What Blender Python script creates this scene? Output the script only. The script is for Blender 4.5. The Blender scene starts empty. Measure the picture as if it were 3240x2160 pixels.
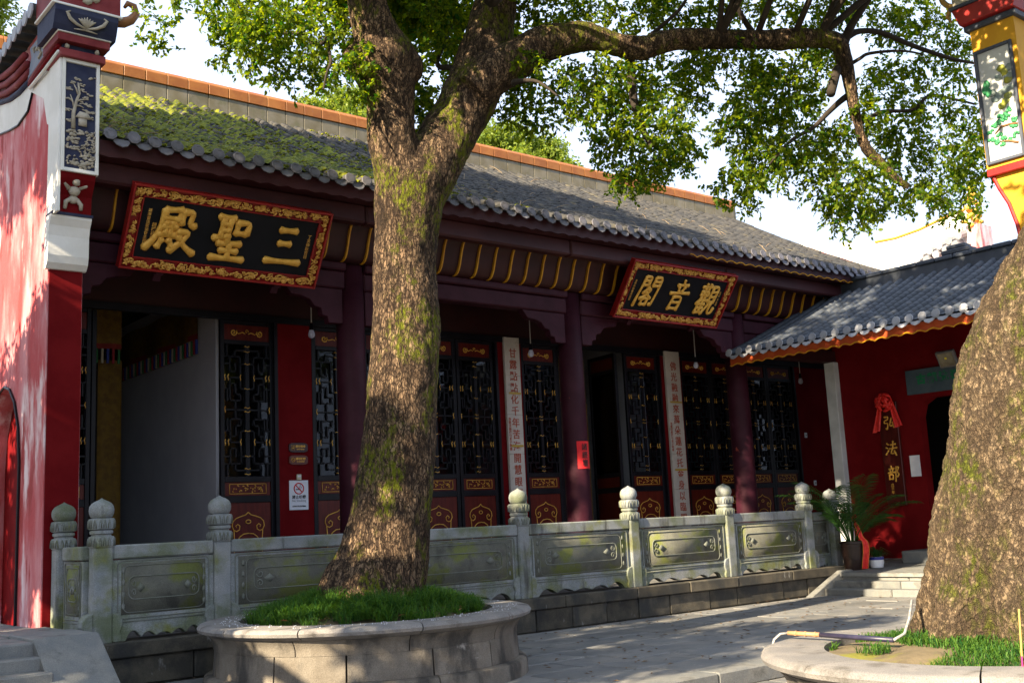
import bpy, bmesh, math, random
import numpy as np
from mathutils import Vector, Matrix, noise
S = bpy.context.scene
COL = S.collection
R = math.radians
rnd = random.Random(7)
PI = math.pi

# ------------------------------------------------------------------ camera
cam_d = bpy.data.cameras.new('camera'); cam = bpy.data.objects.new('camera', cam_d); COL.objects.link(cam); S.camera = cam
cam_d.sensor_width = 36; cam_d.lens = 38.302; cam_d.clip_start = .05; cam_d.clip_end = 1500
yaw, pitch, roll = 0.688223285, 0.164840756, -0.0492933453
Fw = Vector((math.sin(yaw)*math.cos(pitch), math.cos(yaw)*math.cos(pitch), math.sin(pitch)))
Rt = Vector((math.cos(yaw), -math.sin(yaw), 0)); Up = Rt.cross(Fw)
R2 = Rt*math.cos(roll)+Up*math.sin(roll); U2 = Up*math.cos(roll)-Rt*math.sin(roll)
cam.matrix_world = Matrix(((R2.x, U2.x, -Fw.x, 0), (R2.y, U2.y, -Fw.y, 0), (R2.z, U2.z, -Fw.z, 1.55), (0, 0, 0, 1)))

# ------------------------------------------------------------------ sky, sun, exposure
SUN_EL, SUN_PHI = R(27), R(9)
to_sun = Vector((-math.cos(SUN_PHI)*math.cos(SUN_EL), -math.sin(SUN_PHI)*math.cos(SUN_EL), math.sin(SUN_EL)))
W = bpy.data.worlds.new('World'); S.world = W; W.use_nodes = True
wn = W.node_tree.nodes; wl = W.node_tree.links
bg = wn['Background']; sky = wn.new('ShaderNodeTexSky'); sky.sky_type = 'NISHITA'; sky.sun_disc = False
sky.sun_elevation = SUN_EL; sky.sun_rotation = math.atan2(to_sun.x, to_sun.y)
sky.air_density = 1.0; sky.dust_density = 7.0; sky.ozone_density = 1.5
veil = wn.new('ShaderNodeMix'); veil.data_type = 'RGBA'; veil.inputs[0].default_value = .85
veil.inputs[7].default_value = (5.0, 5.9, 7.6, 1)          # thin bright haze veil over the whole sky
wl.new(sky.outputs[0], veil.inputs[6]); wl.new(veil.outputs[2], bg.inputs[0]); bg.inputs[1].default_value = .062
sun_d = bpy.data.lights.new('sun', 'SUN'); sun_d.energy = 5; sun_d.angle = R(.5); sun_d.color = (1, .83, .57)
sun = bpy.data.objects.new('sun', sun_d); COL.objects.link(sun)
sun.rotation_euler = to_sun.to_track_quat('Z', 'Y').to_euler(); sun.location = (-20, -5, 20)
S.view_settings.view_transform = 'Standard'; S.view_settings.look = 'None'; S.view_settings.gamma = 1
S.view_settings.exposure = 1.95; S.view_settings.use_curve_mapping = False
S.cycles.max_bounces = 7; S.cycles.transparent_max_bounces = 6; S.cycles.use_denoising = True
S.cycles.sample_clamp_indirect = 6

# ------------------------------------------------------------------ material helpers
def rgb(c): return (c[0], c[1], c[2], 1)
MATS = {}
def mat(name, a, b=None, scale=4, rough=.75, bump=.15, bscale=30, metal=0, spec=.4, stretch=(1, 1, 1), lo=.35, hi=.65,
        layers=(), vary=0, speck=0, coat=0, bstretch=(1, 1, 1), trans=0, emit=0):
    """noise mix of a and b, then shaped layers (colour, scale, lo, hi, stretch), grain bump, per-object variation"""
    if name in MATS: return MATS[name]
    m = bpy.data.materials.new(name); m.use_nodes = True; MATS[name] = m
    n = m.node_tree.nodes; l = m.node_tree.links; p = n['Principled BSDF']
    p.inputs['Roughness'].default_value = rough; p.inputs['Metallic'].default_value = metal
    p.inputs['Specular IOR Level'].default_value = spec
    if coat: p.inputs['Coat Weight'].default_value = coat; p.inputs['Coat Roughness'].default_value = .15
    geo = n.new('ShaderNodeNewGeometry')
    def mapped(st):
        v = n.new('ShaderNodeVectorMath'); v.operation = 'MULTIPLY'; v.inputs[1].default_value = st
        l.new(geo.outputs['Position'], v.inputs[0]); return v.outputs[0]
    def nz(sc, st, det=6, ro=.6):
        t = n.new('ShaderNodeTexNoise'); t.inputs['Scale'].default_value = sc; t.inputs['Detail'].default_value = det
        t.inputs['Roughness'].default_value = ro; l.new(mapped(st), t.inputs['Vector']); return t.outputs[0]
    def ramp(src, lo, hi):
        r = n.new('ShaderNodeMapRange'); r.inputs[1].default_value = lo; r.inputs[2].default_value = hi; r.interpolation_type = 'SMOOTHSTEP'
        l.new(src, r.inputs[0]); return r.outputs[0]
    def mix(f, ca, cb, mode='MIX'):
        x = n.new('ShaderNodeMix'); x.data_type = 'RGBA'; x.blend_type = mode
        for i, v in ((0, f), (6, ca), (7, cb)):
            if hasattr(v, 'links'): l.new(v, x.inputs[i])
            elif i == 0: x.inputs[0].default_value = v
            else: x.inputs[i].default_value = rgb(v)
        return x.outputs[2]
    col = mix(ramp(nz(scale, stretch), lo, hi), a, b or a)
    for (c, sc, l0, h0, st) in layers: col = mix(ramp(nz(sc, st), l0, h0), col, c)
    if speck:
        s = ramp(nz(140, (1, 1, 1), 2, .5), .3, .7)
        v = n.new('ShaderNodeMapRange'); v.inputs[3].default_value = 1-speck; v.inputs[4].default_value = 1+speck; l.new(s, v.inputs[0])
        h = n.new('ShaderNodeHueSaturation'); l.new(v.outputs[0], h.inputs['Value']); l.new(col, h.inputs['Color']); col = h.outputs[0]
    if vary:
        oi = n.new('ShaderNodeObjectInfo'); v = n.new('ShaderNodeMapRange'); v.inputs[3].default_value = 1-vary; v.inputs[4].default_value = 1+vary
        l.new(oi.outputs['Random'], v.inputs[0]); h = n.new('ShaderNodeHueSaturation'); l.new(v.outputs[0], h.inputs['Value']); l.new(col, h.inputs['Color']); col = h.outputs[0]
    l.new(col, p.inputs['Base Color'])
    if bump:
        bn = n.new('ShaderNodeBump'); bn.inputs['Strength'].default_value = bump; bn.inputs['Distance'].default_value = .02
        l.new(nz(bscale, bstretch, 6), bn.inputs['Height']); l.new(bn.outputs[0], p.inputs['Normal'])
    if emit:
        l.new(col, p.inputs['Emission Color']); p.inputs['Emission Strength'].default_value = emit
    if trans:
        t = n.new('ShaderNodeBsdfTranslucent'); mx = n.new('ShaderNodeMixShader'); mx.inputs[0].default_value = trans
        l.new(col, t.inputs[0]); l.new(p.outputs[0], mx.inputs[1]); l.new(t.outputs[0], mx.inputs[2]); l.new(mx.outputs[0], n['Material Output'].inputs[0])
    return m

def leaf_mat(name, dark, light, trans=.45, tcol=None, rough=.45):
    m = bpy.data.materials.new(name); m.use_nodes = True; n = m.node_tree.nodes; l = m.node_tree.links; p = n['Principled BSDF']
    g = n.new('ShaderNodeNewGeometry'); x = n.new('ShaderNodeMix'); x.data_type = 'RGBA'
    x.inputs[6].default_value = rgb(dark); x.inputs[7].default_value = rgb(light); l.new(g.outputs['Random Per Island'], x.inputs[0])
    l.new(x.outputs[2], p.inputs['Base Color']); p.inputs['Roughness'].default_value = rough; p.inputs['Specular IOR Level'].default_value = .2
    t = n.new('ShaderNodeBsdfTranslucent'); mx = n.new('ShaderNodeMixShader'); mx.inputs[0].default_value = trans
    h = n.new('ShaderNodeMix'); h.data_type = 'RGBA'; h.blend_type = 'MULTIPLY'; h.inputs[0].default_value = 1; h.inputs[7].default_value = rgb(tcol or (1.9, 1.7, .6))
    l.new(x.outputs[2], h.inputs[6]); l.new(h.outputs[2], t.inputs[0])
    l.new(p.outputs[0], mx.inputs[1]); l.new(t.outputs[0], mx.inputs[2]); l.new(mx.outputs[0], n['Material Output'].inputs[0])
    return m

def bark_mat(name, plate, plate2, crack, moss, moss_lo=.52, moss_hi=.62, sc=24, st=(1, 1, .33), bs=.9, cr=1, rs=(15, .22)):
    m = bpy.data.materials.new(name); m.use_nodes = True; n = m.node_tree.nodes; l = m.node_tree.links; p = n['Principled BSDF']
    p.inputs['Roughness'].default_value = .9; p.inputs['Specular IOR Level'].default_value = .2
    g = n.new('ShaderNodeNewGeometry')
    def mp(s):
        v = n.new('ShaderNodeVectorMath'); v.operation = 'MULTIPLY'; v.inputs[1].default_value = s; l.new(g.outputs['Position'], v.inputs[0]); return v.outputs[0]
    def nz(sc, s, d=6):
        t = n.new('ShaderNodeTexNoise'); t.inputs['Scale'].default_value = sc; t.inputs['Detail'].default_value = d; t.inputs['Roughness'].default_value = .65; l.new(mp(s), t.inputs[0]); return t
    def rg(src, a, b, c=0, d=1):
        r = n.new('ShaderNodeMapRange'); r.interpolation_type = 'SMOOTHSTEP'
        for i, v in enumerate((a, b, c, d)): r.inputs[i+1].default_value = v
        l.new(src, r.inputs[0]); return r.outputs[0]
    def mix(f, a, b, mode='MIX'):
        x = n.new('ShaderNodeMix'); x.data_type = 'RGBA'; x.blend_type = mode
        for i, v in ((0, f), (6, a), (7, b)):
            if hasattr(v, 'links'): l.new(v, x.inputs[i])
            elif i: x.inputs[i].default_value = rgb(v)
            else: x.inputs[0].default_value = v
        return x.outputs[2]
    def mul(a, b):
        t = n.new('ShaderNodeMath'); t.operation = 'MULTIPLY'; l.new(a, t.inputs[0])
        if hasattr(b, 'links'): l.new(b, t.inputs[1])
        else: t.inputs[1].default_value = b
        return t.outputs[0]
    wob = nz(7, (1, 1, .5), 5); add = n.new('ShaderNodeVectorMath'); add.operation = 'MULTIPLY_ADD'; add.inputs[1].default_value = (.13, .13, .10)
    l.new(wob.outputs[1], add.inputs[0]); l.new(mp(st), add.inputs[2])
    vo = n.new('ShaderNodeTexVoronoi'); vo.feature = 'DISTANCE_TO_EDGE'; vo.inputs['Scale'].default_value = sc; vo.inputs['Randomness'].default_value = 1; l.new(add.outputs[0], vo.inputs['Vector'])
    v2 = n.new('ShaderNodeTexVoronoi'); v2.inputs['Scale'].default_value = sc; l.new(add.outputs[0], v2.inputs['Vector'])
    edge = rg(vo.outputs['Distance'], .0, .16)
    ridge = rg(nz(rs[0], (1, 1, rs[1]), 9).outputs[0], .38, .56)
    col = mix(rg(v2.outputs['Color'], .1, .9), plate, plate2)
    col = mix(rg(nz(9, (1, 1, .4)).outputs[0], .42, .62), col, [c*.5 for c in plate])
    col = mix(rg(nz(70, (1, 1, .5)).outputs[0], .55, .75), col, [min(1, c*1.5) for c in plate2])
    col = mix(ridge, [c*2.2 for c in crack], col)
    col = mix(rg(edge, 0, 1, 1-cr, 1), crack, col)
    col = mix(rg(nz(1.4, (1, 1, .5), 6).outputs[0], .5, .68, 0, .55), col, [c*1.2 for c in crack])
    col = mix(mul(rg(nz(2.3, (1, 1, .6), 10).outputs[0], moss_lo, moss_hi), rg(nz(26, (1, 1, .6), 6).outputs[0], .40, .58)), col, moss)
    l.new(col, p.inputs['Base Color'])
    h0 = n.new('ShaderNodeMath'); h0.operation = 'MULTIPLY_ADD'; h0.inputs[1].default_value = 1.6-.7*cr; l.new(ridge, h0.inputs[0]); l.new(rg(edge, 0, 1, 1-cr, 1), h0.inputs[2])
    ht = n.new('ShaderNodeMath'); ht.operation = 'MULTIPLY_ADD'; ht.inputs[1].default_value = 1.4-.7*cr; l.new(nz(60, (1, 1, .5)).outputs[0], ht.inputs[0]); l.new(h0.outputs[0], ht.inputs[2])
    bn = n.new('ShaderNodeBump'); bn.inputs['Strength'].default_value = bs; bn.inputs['Distance'].default_value = .022; l.new(ht.outputs[0], bn.inputs['Height']); l.new(bn.outputs[0], p.inputs['Normal'])
    return m

MOSS = (.10, .115, .012)
STONE = mat('balustrade_granite', (.20, .22, .235), (.26, .27, .275), 3, .8, .25, 90, layers=(((.12, .14, .085), 1.7, .42, .66, (1, 1, 1.4)), ((.155, .165, .05), 2.9, .50, .72, (1, 1, 1)), ((.07, .07, .065), 5, .54, .72, (1, 1, .18))), speck=.28, vary=.08)
STONE_RELIEF = mat('carved_granite', (.17, .18, .165), (.125, .135, .105), 5, .8, .25, 90, layers=(((.16, .17, .07), 3, .58, .7, (1, 1, 1)),), speck=.2)
STONE_FIELD = mat('mossy_granite_field', (.10, .10, .085), (.145, .145, .115), 3, .85, .3, 80, layers=(((.13, .145, .04), 2.2, .48, .62, (1, 1, 1.3)), ((.07, .07, .06), 3.5, .56, .68, (1, 1, .8))), speck=.25, vary=.12)
PLINTH = mat('dark_plinth_stone', (.045, .041, .034), (.09, .078, .058), 4, .9, .35, 50, layers=(((.035, .035, .033), 2.2, .5, .65, (1, 1, .6)), ((.19, .18, .165), 8, .64, .72, (1, 1, .4))), vary=.25, speck=.2)
PLANTER = mat('planter_sandstone', (.13, .11, .088), (.18, .157, .13), 3, .88, .3, 60, layers=(((.05, .045, .04), 2.4, .47, .64, (1, 1, .4)), ((.27, .25, .23), 4, .64, .76, (1, 1, 1))), vary=.14, speck=.22)
PLANTER_TOP = mat('planter_coping_stone', (.165, .157, .155), (.225, .208, .195), 3, .85, .25, 70, layers=(((.10, .09, .08), 4, .52, .7, (1, 1, 1)),), vary=.08, speck=.22)
FLAG = mat('courtyard_flagstone', (.135, .138, .142), (.195, .186, .175), 2, .75, .2, 60, layers=(((.12, .12, .12), 3, .52, .68, (1, 1, 1)), ((.32, .3, .27), 9, .62, .74, (1, 1, 1))), vary=.2, speck=.16)
SOILJ = mat('joint_soil', (.10, .095, .08), (.15, .14, .11), 6, .95, .3, 40)
STEP = mat('step_stone', (.15, .155, .155), (.21, .205, .19), 3, .82, .25, 60, layers=(((.11, .11, .105), 3, .52, .68, (1, 1, .8)),), vary=.12, speck=.2)
RED_PLASTER = mat('faded_red_plaster', (.44, .05, .055), (.58, .24, .26), 1.3, .85, .4, 18, stretch=(1, 1, .35), lo=.42, hi=.66, layers=(((.76, .62, .64), 2.2, .53, .68, (1, 1, .3)), ((.33, .03, .03), 3.5, .56, .68, (1, 1, .3)), ((.30, .12, .12), 9, .66, .74, (1, 1, .25))))  # whitish patches: faded plaster, plus dappled sunlight put into the colour
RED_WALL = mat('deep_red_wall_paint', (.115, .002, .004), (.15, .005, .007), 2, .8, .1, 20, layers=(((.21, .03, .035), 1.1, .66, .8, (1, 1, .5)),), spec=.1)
WHITE_WALL = mat('white_lime_plaster', (.80, .79, .77), (.70, .69, .66), 2, .85, .1, 25, layers=(((.52, .47, .40), 2.5, .64, .76, (1, 1, .5)),))
PURPLE = mat('dark_purple_wood_paint', (.030, .004, .011), (.046, .009, .019), 2.5, .6, .1, 30, layers=(((.30, .06, .04), 3.2, .70, .74, (1, 1, .6)), ((.10, .045, .065), 5, .70, .80, (1, 1, .4))), spec=.2)
BROWN_RED = mat('eave_board_paint', (.036, .005, .008), (.062, .014, .018), 2, .6, .12, 25, stretch=(.4, 1, 1), layers=(((.18, .09, .095), 4, .66, .78, (.6, 1, 1)),))
SOFFIT = mat('dark_red_soffit', (.022, .002, .004), (.036, .004, .005), 2, .6, .08, 25)
YELLOW = mat('yellow_rib_paint', (.62, .30, .012), (.5, .22, .012), 5, .5, .1, 30)
BLACK = mat('black_lacquer', (.005, .005, .008), (.010, .009, .013), 4, .38, .06, 40, spec=.2)
DOOR_RED = mat('red_lacquer_panel', (.075, .006, .004), (.11, .012, .006), 3, .4, .06, 25, stretch=(6, 1, 1), spec=.25)
GOLD = mat('gold_leaf', (.80, .46, .085), (.66, .34, .05), 12, .42, .12, 60, metal=.2)
GOLD_DULL = mat('old_gold_carving', (.75, .44, .10), (.48, .22, .04), 22, .45, .2, 50, metal=.2)
FRAME_RED = mat('signboard_red', (.30, .012, .010), (.22, .008, .008), 6, .4, .06, 30)
BOARD_BLACK = mat('signboard_black', (.004, .005, .008), (.008, .009, .013), 2, .5, .04, 40, spec=.15)
TILE = mat('grey_roof_tile', (.027, .028, .031), (.05, .047, .044), 3, .8, .25, 40, layers=(((.025, .025, .027), 5, .52, .66, (1, 1, 1)), ((.085, .075, .05), 2.2, .55, .7, (1, 1, 1))), vary=.25)
TILE_CAP = mat('eave_end_tile', (.095, .095, .115), (.14, .135, .16), 6, .7, .2, 40, layers=(((.06, .06, .065), 8, .56, .7, (1, 1, 1)),), vary=.22)
TILE_DARK = mat('dark_grey_new_tile', (.032, .040, .056), (.05, .058, .075), 4, .55, .15, 40, vary=.2)
TILE_DARK_CAP = mat('pale_eave_tile', (.26, .27, .31), (.34, .34, .37), 6, .55, .15, 40, vary=.18)
RIDGE_ORANGE = mat('orange_glazed_tile', (.29, .09, .010), (.36, .13, .02), 3, .45, .1, 30, vary=.12, layers=(((.32, .12, .04), 5, .6, .74, (1, 1, 1)),))
RIDGE_GREY = mat('olive_grey_ridge_tile', (.15, .125, .07), (.20, .175, .125), 3, .55, .1, 30, vary=.1, layers=(((.14, .13, .07), 4, .56, .7, (1, 1, .7)),))
MOSS_M = leaf_mat('roof_moss', (.05, .065, .008), (.26, .27, .018), .12, (1.5, 1.4, .5), .95)
WHITE_CARVE = mat('white_stucco_relief', (.46, .41, .34), (.33, .29, .23), 9, .85, .3, 70)
NAVY = mat('navy_panel_ground', (.010, .014, .05), (.025, .03, .07), 5, .7, .1, 30)
MOSS_C = mat('moss_carpet', (.06, .08, .007), (.20, .215, .012), 7, .95, .9, 130, layers=(((.035, .04, .01), 2.3, .56, .7, (1, 1, 1)), ((.26, .24, .06), 11, .62, .74, (1, 1, 1))))
GRASS_M = leaf_mat('mondo_grass', (.014, .07, .018), (.09, .18, .022), .4, (1.8, 1.7, .5), .55)
LEAF = leaf_mat('camphor_leaf', (.013, .075, .012), (.18, .235, .010), .6, (2.3, 2.0, .34), .55)
LEAF_FAR = leaf_mat('distant_leaf', (.10, .17, .03), (.24, .30, .06), .5)
PALM = leaf_mat('palm_leaflet', (.010, .045, .012), (.04, .10, .02), .3)
BARK = bark_mat('camphor_bark', (.17, .108, .066), (.25, .17, .105), (.016, .010, .007), (.115, .13, .006), .50, .60, 33, (1, 1, .36), .9, .9, (24, .3))
BARK_OLD = bark_mat('old_camphor_bark', (.20, .138, .082), (.26, .19, .12), (.05, .034, .022), (.095, .105, .012), .48, .62, 40, (1, 1, .7), 1.0, .5, (26, .7))
BRANCH = mat('dark_branch_bark', (.018, .012, .009), (.032, .023, .017), 8, .9, .4, 40)
GLASS = bpy.data.materials.new('window_glass'); GLASS.use_nodes = True
_n = GLASS.node_tree.nodes; _l = GLASS.node_tree.links; _t = _n.new('ShaderNodeBsdfTransparent'); _t.inputs[0].default_value = (.72, .75, .8, 1); _g = _n.new('ShaderNodeBsdfGlossy'); _g.inputs['Roughness'].default_value = .04
_f = _n.new('ShaderNodeFresnel'); _f.inputs[0].default_value = 1.3; _m = _n.new('ShaderNodeMixShader'); _l.new(_f.outputs[0], _m.inputs[0]); _l.new(_t.outputs[0], _m.inputs[1]); _l.new(_g.outputs[0], _m.inputs[2]); _l.new(_m.outputs[0], _n['Material Output'].inputs[0])
MAROON = mat('maroon_moulding_paint', (.16, .012, .018), (.22, .03, .035), 4, .7, .1, 30, layers=(((.36, .2, .2), 4, .66, .78, (1, 1, 1)),))
PAPER_RED = mat('red_paper', (.62, .012, .02), (.7, .03, .03), 4, .8, .05, 20)
INK = mat('black_ink', (.012, .012, .014), None, 4, .7, 0)
INK_RED = mat('red_lettering', (.33, .045, .02), (.45, .10, .05), 25, .7, 0)
WHITE = mat('white_sign_sheet', (.72, .74, .82), (.68, .70, .78), 3, .5, 0)
SILK = mat('red_silk', (.55, .008, .008), (.72, .03, .02), 9, .42, .15, 30)
MARBLE = mat('pale_couplet_tile', (.62, .56, .50), (.52, .47, .43), 2.5, .5, .05, 30, layers=(((.42, .36, .30), 6, .6, .72, (1, 1, 1)),))
YCLOTH = mat('yellow_brocade', (.20, .11, .010), (.13, .065, .008), 9, .75, .15, 60, layers=(((.10, .02, .012), 16, .64, .7, (1, 1, 1)), ((.05, .14, .05), 13, .66, .71, (1, 1, 1))))

# ------------------------------------------------------------------ mesh helpers
class MB:
    def __init__(s): s.v = []; s.f = []
    def add(s, vs, fs):
        o = len(s.v); s.v += [tuple(v) for v in vs]; s.f += [tuple(i+o for i in f) for f in fs]; return s
    def box(s, x0, x1, y0, y1, z0, z1, m=None):
        vs = [Vector((x, y, z)) for z in (z0, z1) for y in (y0, y1) for x in (x0, x1)]
        if m: vs = [m @ v for v in vs]
        return s.add(vs, [(0, 2, 3, 1), (4, 5, 7, 6), (0, 1, 5, 4), (2, 6, 7, 3), (0, 4, 6, 2), (1, 3, 7, 5)])
    def tube(s, pts, rad, seg=8, flat=None, cap=True, closed=False, up=None):
        """pts Vectors, rad number or list; flat=(axis Vector, factor) squashes the section along axis"""
        P = [Vector(p) for p in pts]; n = len(P); o = len(s.v)
        if not isinstance(rad, (list, tuple)): rad = [rad]*n
        prev = None
        for i, p in enumerate(P):
            t = (P[(i+1) % n]-P[i-1]) if closed else (P[min(i+1, n-1)]-P[max(i-1, 0)])
            t = t.normalized() if t.length > 1e-9 else Vector((0, 0, 1))
            a = prev if prev is not None else (Vector(up) if up else (Vector((0, 0, 1)) if abs(t.z) < .9 else Vector((1, 0, 0))))
            u = (a-t*a.dot(t)); u = u.normalized() if u.length > 1e-6 else t.orthogonal().normalized(); prev = u; w = t.cross(u)
            for k in range(seg):
                q = (u*math.cos(2*PI*k/seg)+w*math.sin(2*PI*k/seg))*rad[i]
                if flat: q = q-flat[0]*q.dot(flat[0])*(1-flat[1])
                s.v.append(tuple(p+q))
        for i in range(n if closed else n-1):
            a, b = o+i*seg, o+((i+1) % n)*seg
            for k in range(seg): s.f.append((a+k, a+(k+1) % seg, b+(k+1) % seg, b+k))
        if cap and not closed:
            s.f.append(tuple(o+k for k in range(seg-1, -1, -1))); s.f.append(tuple(o+(n-1)*seg+k for k in range(seg)))
        return s
    def lathe(s, prof, c=(0, 0, 0), seg=24, a0=0, a1=2*PI, sq=0, cap=True):
        """prof [(r,z)], sq>0 squares the section (superellipse)"""
        full = abs(a1-a0-2*PI) < 1e-6; N = seg if full else seg+1; o = len(s.v)
        for r, z in prof:
            for k in range(N):
                t = a0+(a1-a0)*k/seg; e = 1
                if sq: ct, st = abs(math.cos(t)), abs(math.sin(t)); pw = 2+sq; e = 1/((ct**pw+st**pw)**(1/pw))
                s.v.append((c[0]+r*e*math.cos(t), c[1]+r*e*math.sin(t), c[2]+z))
        for i in range(len(prof)-1):
            for k in range(seg):
                a = o+i*N+k; b = o+i*N+(k+1) % N; s.f.append((a, b, b+N, a+N))
        if cap and full:
            s.f.append(tuple(o+k for k in range(N-1, -1, -1))); s.f.append(tuple(o+(len(prof)-1)*N+k for k in range(N)))
        if cap and not full:
            for k in (0, N-1):
                fc = [o+i*N+k for i in range(len(prof))]; s.f.append(tuple(fc if k else fc[::-1]))
        return s
    def prism(s, poly, d0, d1, axis='y', m=None):
        """polygon in the other two axes, extruded along axis"""
        def P(a, b, d): return {'y': (a, d, b), 'x': (d, a, b), 'z': (a, b, d)}[axis]
        n = len(poly); vs = [Vector(P(a, b, d0)) for a, b in poly]+[Vector(P(a, b, d1)) for a, b in poly]
        if m: vs = [m @ v for v in vs]
        fs = [tuple(range(n)), tuple(range(2*n-1, n-1, -1))]+[(i, (i+1) % n+0, (i+1) % n+n, i+n) for i in range(n)]
        fs = [fs[0][::-1], fs[1][::-1]]+fs[2:]
        return s.add(vs, fs)
    def blob(s, c, r, sub=1, jit=.15, rr=rnd):
        bm = bmesh.new(); bmesh.ops.create_icosphere(bm, subdivisions=sub, radius=1)
        r = (r, r, r) if not isinstance(r, (tuple, list)) else r
        vs = [(c[0]+v.co.x*r[0]*(1+rr.uniform(-jit, jit)), c[1]+v.co.y*r[1]*(1+rr.uniform(-jit, jit)), c[2]+v.co.z*r[2]*(1+rr.uniform(-jit, jit))) for v in bm.verts]
        bm.verts.index_update(); fs = [tuple(v.index for v in f.verts) for f in bm.faces]; bm.free(); return s.add(vs, fs)
    def grid(s, fn, nu, nv):
        o = len(s.v)
        for i in range(nu+1):
            for j in range(nv+1): s.v.append(tuple(fn(i/nu, j/nv)))
        for i in range(nu):
            for j in range(nv):
                a = o+i*(nv+1)+j; s.f.append((a, a+nv+1, a+nv+2, a+1))
        return s
    def xf(s, m): s.v = [tuple(m @ Vector(v)) for v in s.v]; return s
    def mesh(s, name, material, smooth=False, bevel=0):
        me = bpy.data.meshes.new(name); me.from_pydata(s.v, [], s.f)
        bm = bmesh.new(); bm.from_mesh(me); bmesh.ops.recalc_face_normals(bm, faces=bm.faces)
        if bevel:
            es = [e for e in bm.edges if len(e.link_faces) == 2 and e.calc_face_angle(0) > .6]
            bmesh.ops.bevel(bm, geom=es, offset=bevel, segments=1, affect='EDGES', clamp_overlap=True)
        bm.to_mesh(me); bm.free()
        if smooth: me.polygons.foreach_set('use_smooth', [True]*len(me.polygons))
        if smooth == 2:
            try: me.set_sharp_from_angle(angle=R(40))
            except Exception: pass
        if material: me.materials.append(material)
        return me
    def build(s, name, material, parent=None, smooth=False, bevel=0, **kw):
        return obj(name, s.mesh(name, material, smooth, bevel), parent, **kw)

def obj(name, me, parent=None, world=True, label=None, category=None, group=None, kind=None):
    o = bpy.data.objects.new(name, me); COL.objects.link(o)
    if parent is not None:
        o.parent = parent
        if world and parent.type == 'EMPTY': o.matrix_parent_inverse = Matrix.Translation(parent.location).inverted()
    return tag(o, label, category, group, kind)
def tag(o, label=None, category=None, group=None, kind=None):
    for k, v in (('label', label), ('category', category), ('group', group), ('kind', kind)):
        if v: o[k] = v
    return o
def thing(name, loc, label, category, group=None, rz=0, rx=0):
    o = bpy.data.objects.new(name, None); COL.objects.link(o); o.location = loc; o.rotation_euler = (rx, 0, rz); o.empty_display_size = .2
    return tag(o, label, category, group)
def inst(name, me, parent, mw, local=False):
    """a piece sharing mesh data, placed at matrix mw (world unless local)"""
    o = bpy.data.objects.new(name, me); COL.objects.link(o); o.parent = parent
    if not local and parent.type == 'EMPTY': o.matrix_parent_inverse = Matrix.Translation(parent.location).inverted()
    o.matrix_basis = mw; return o
def TM(x, y, z): return Matrix.Translation((x, y, z))
def structure(mb, name, material, bevel=0, **k): return mb.build(name, material, None, bevel=bevel, kind='structure', **k)
FX = (Vector((1, 0, 0)), .4); FY = (Vector((0, 1, 0)), .4)

# text from the built-in font, returned as a mesh lying in the xz plane facing -y (or -x)
def text_mesh(name, body, size, material, depth=.002, bold=0, shear=0, align='CENTER', face='-y'):
    cu = bpy.data.curves.new(name, 'FONT'); cu.body = body; cu.size = size; cu.align_x = align; cu.align_y = 'CENTER'
    cu.extrude = depth; cu.offset = bold; cu.shear = shear; cu.resolution_u = 3
    o = bpy.data.objects.new(name, cu); COL.objects.link(o)
    dg = bpy.context.evaluated_depsgraph_get(); me = bpy.data.meshes.new_from_object(o.evaluated_get(dg))
    bpy.data.objects.remove(o); bpy.data.curves.remove(cu)
    me.transform(Matrix.Rotation(PI/2, 4, 'X'))
    if face == '-x': me.transform(Matrix.Rotation(-PI/2, 4, 'Z'))
    me.materials.clear(); me.materials.append(material); me.name = name
    return me
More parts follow.
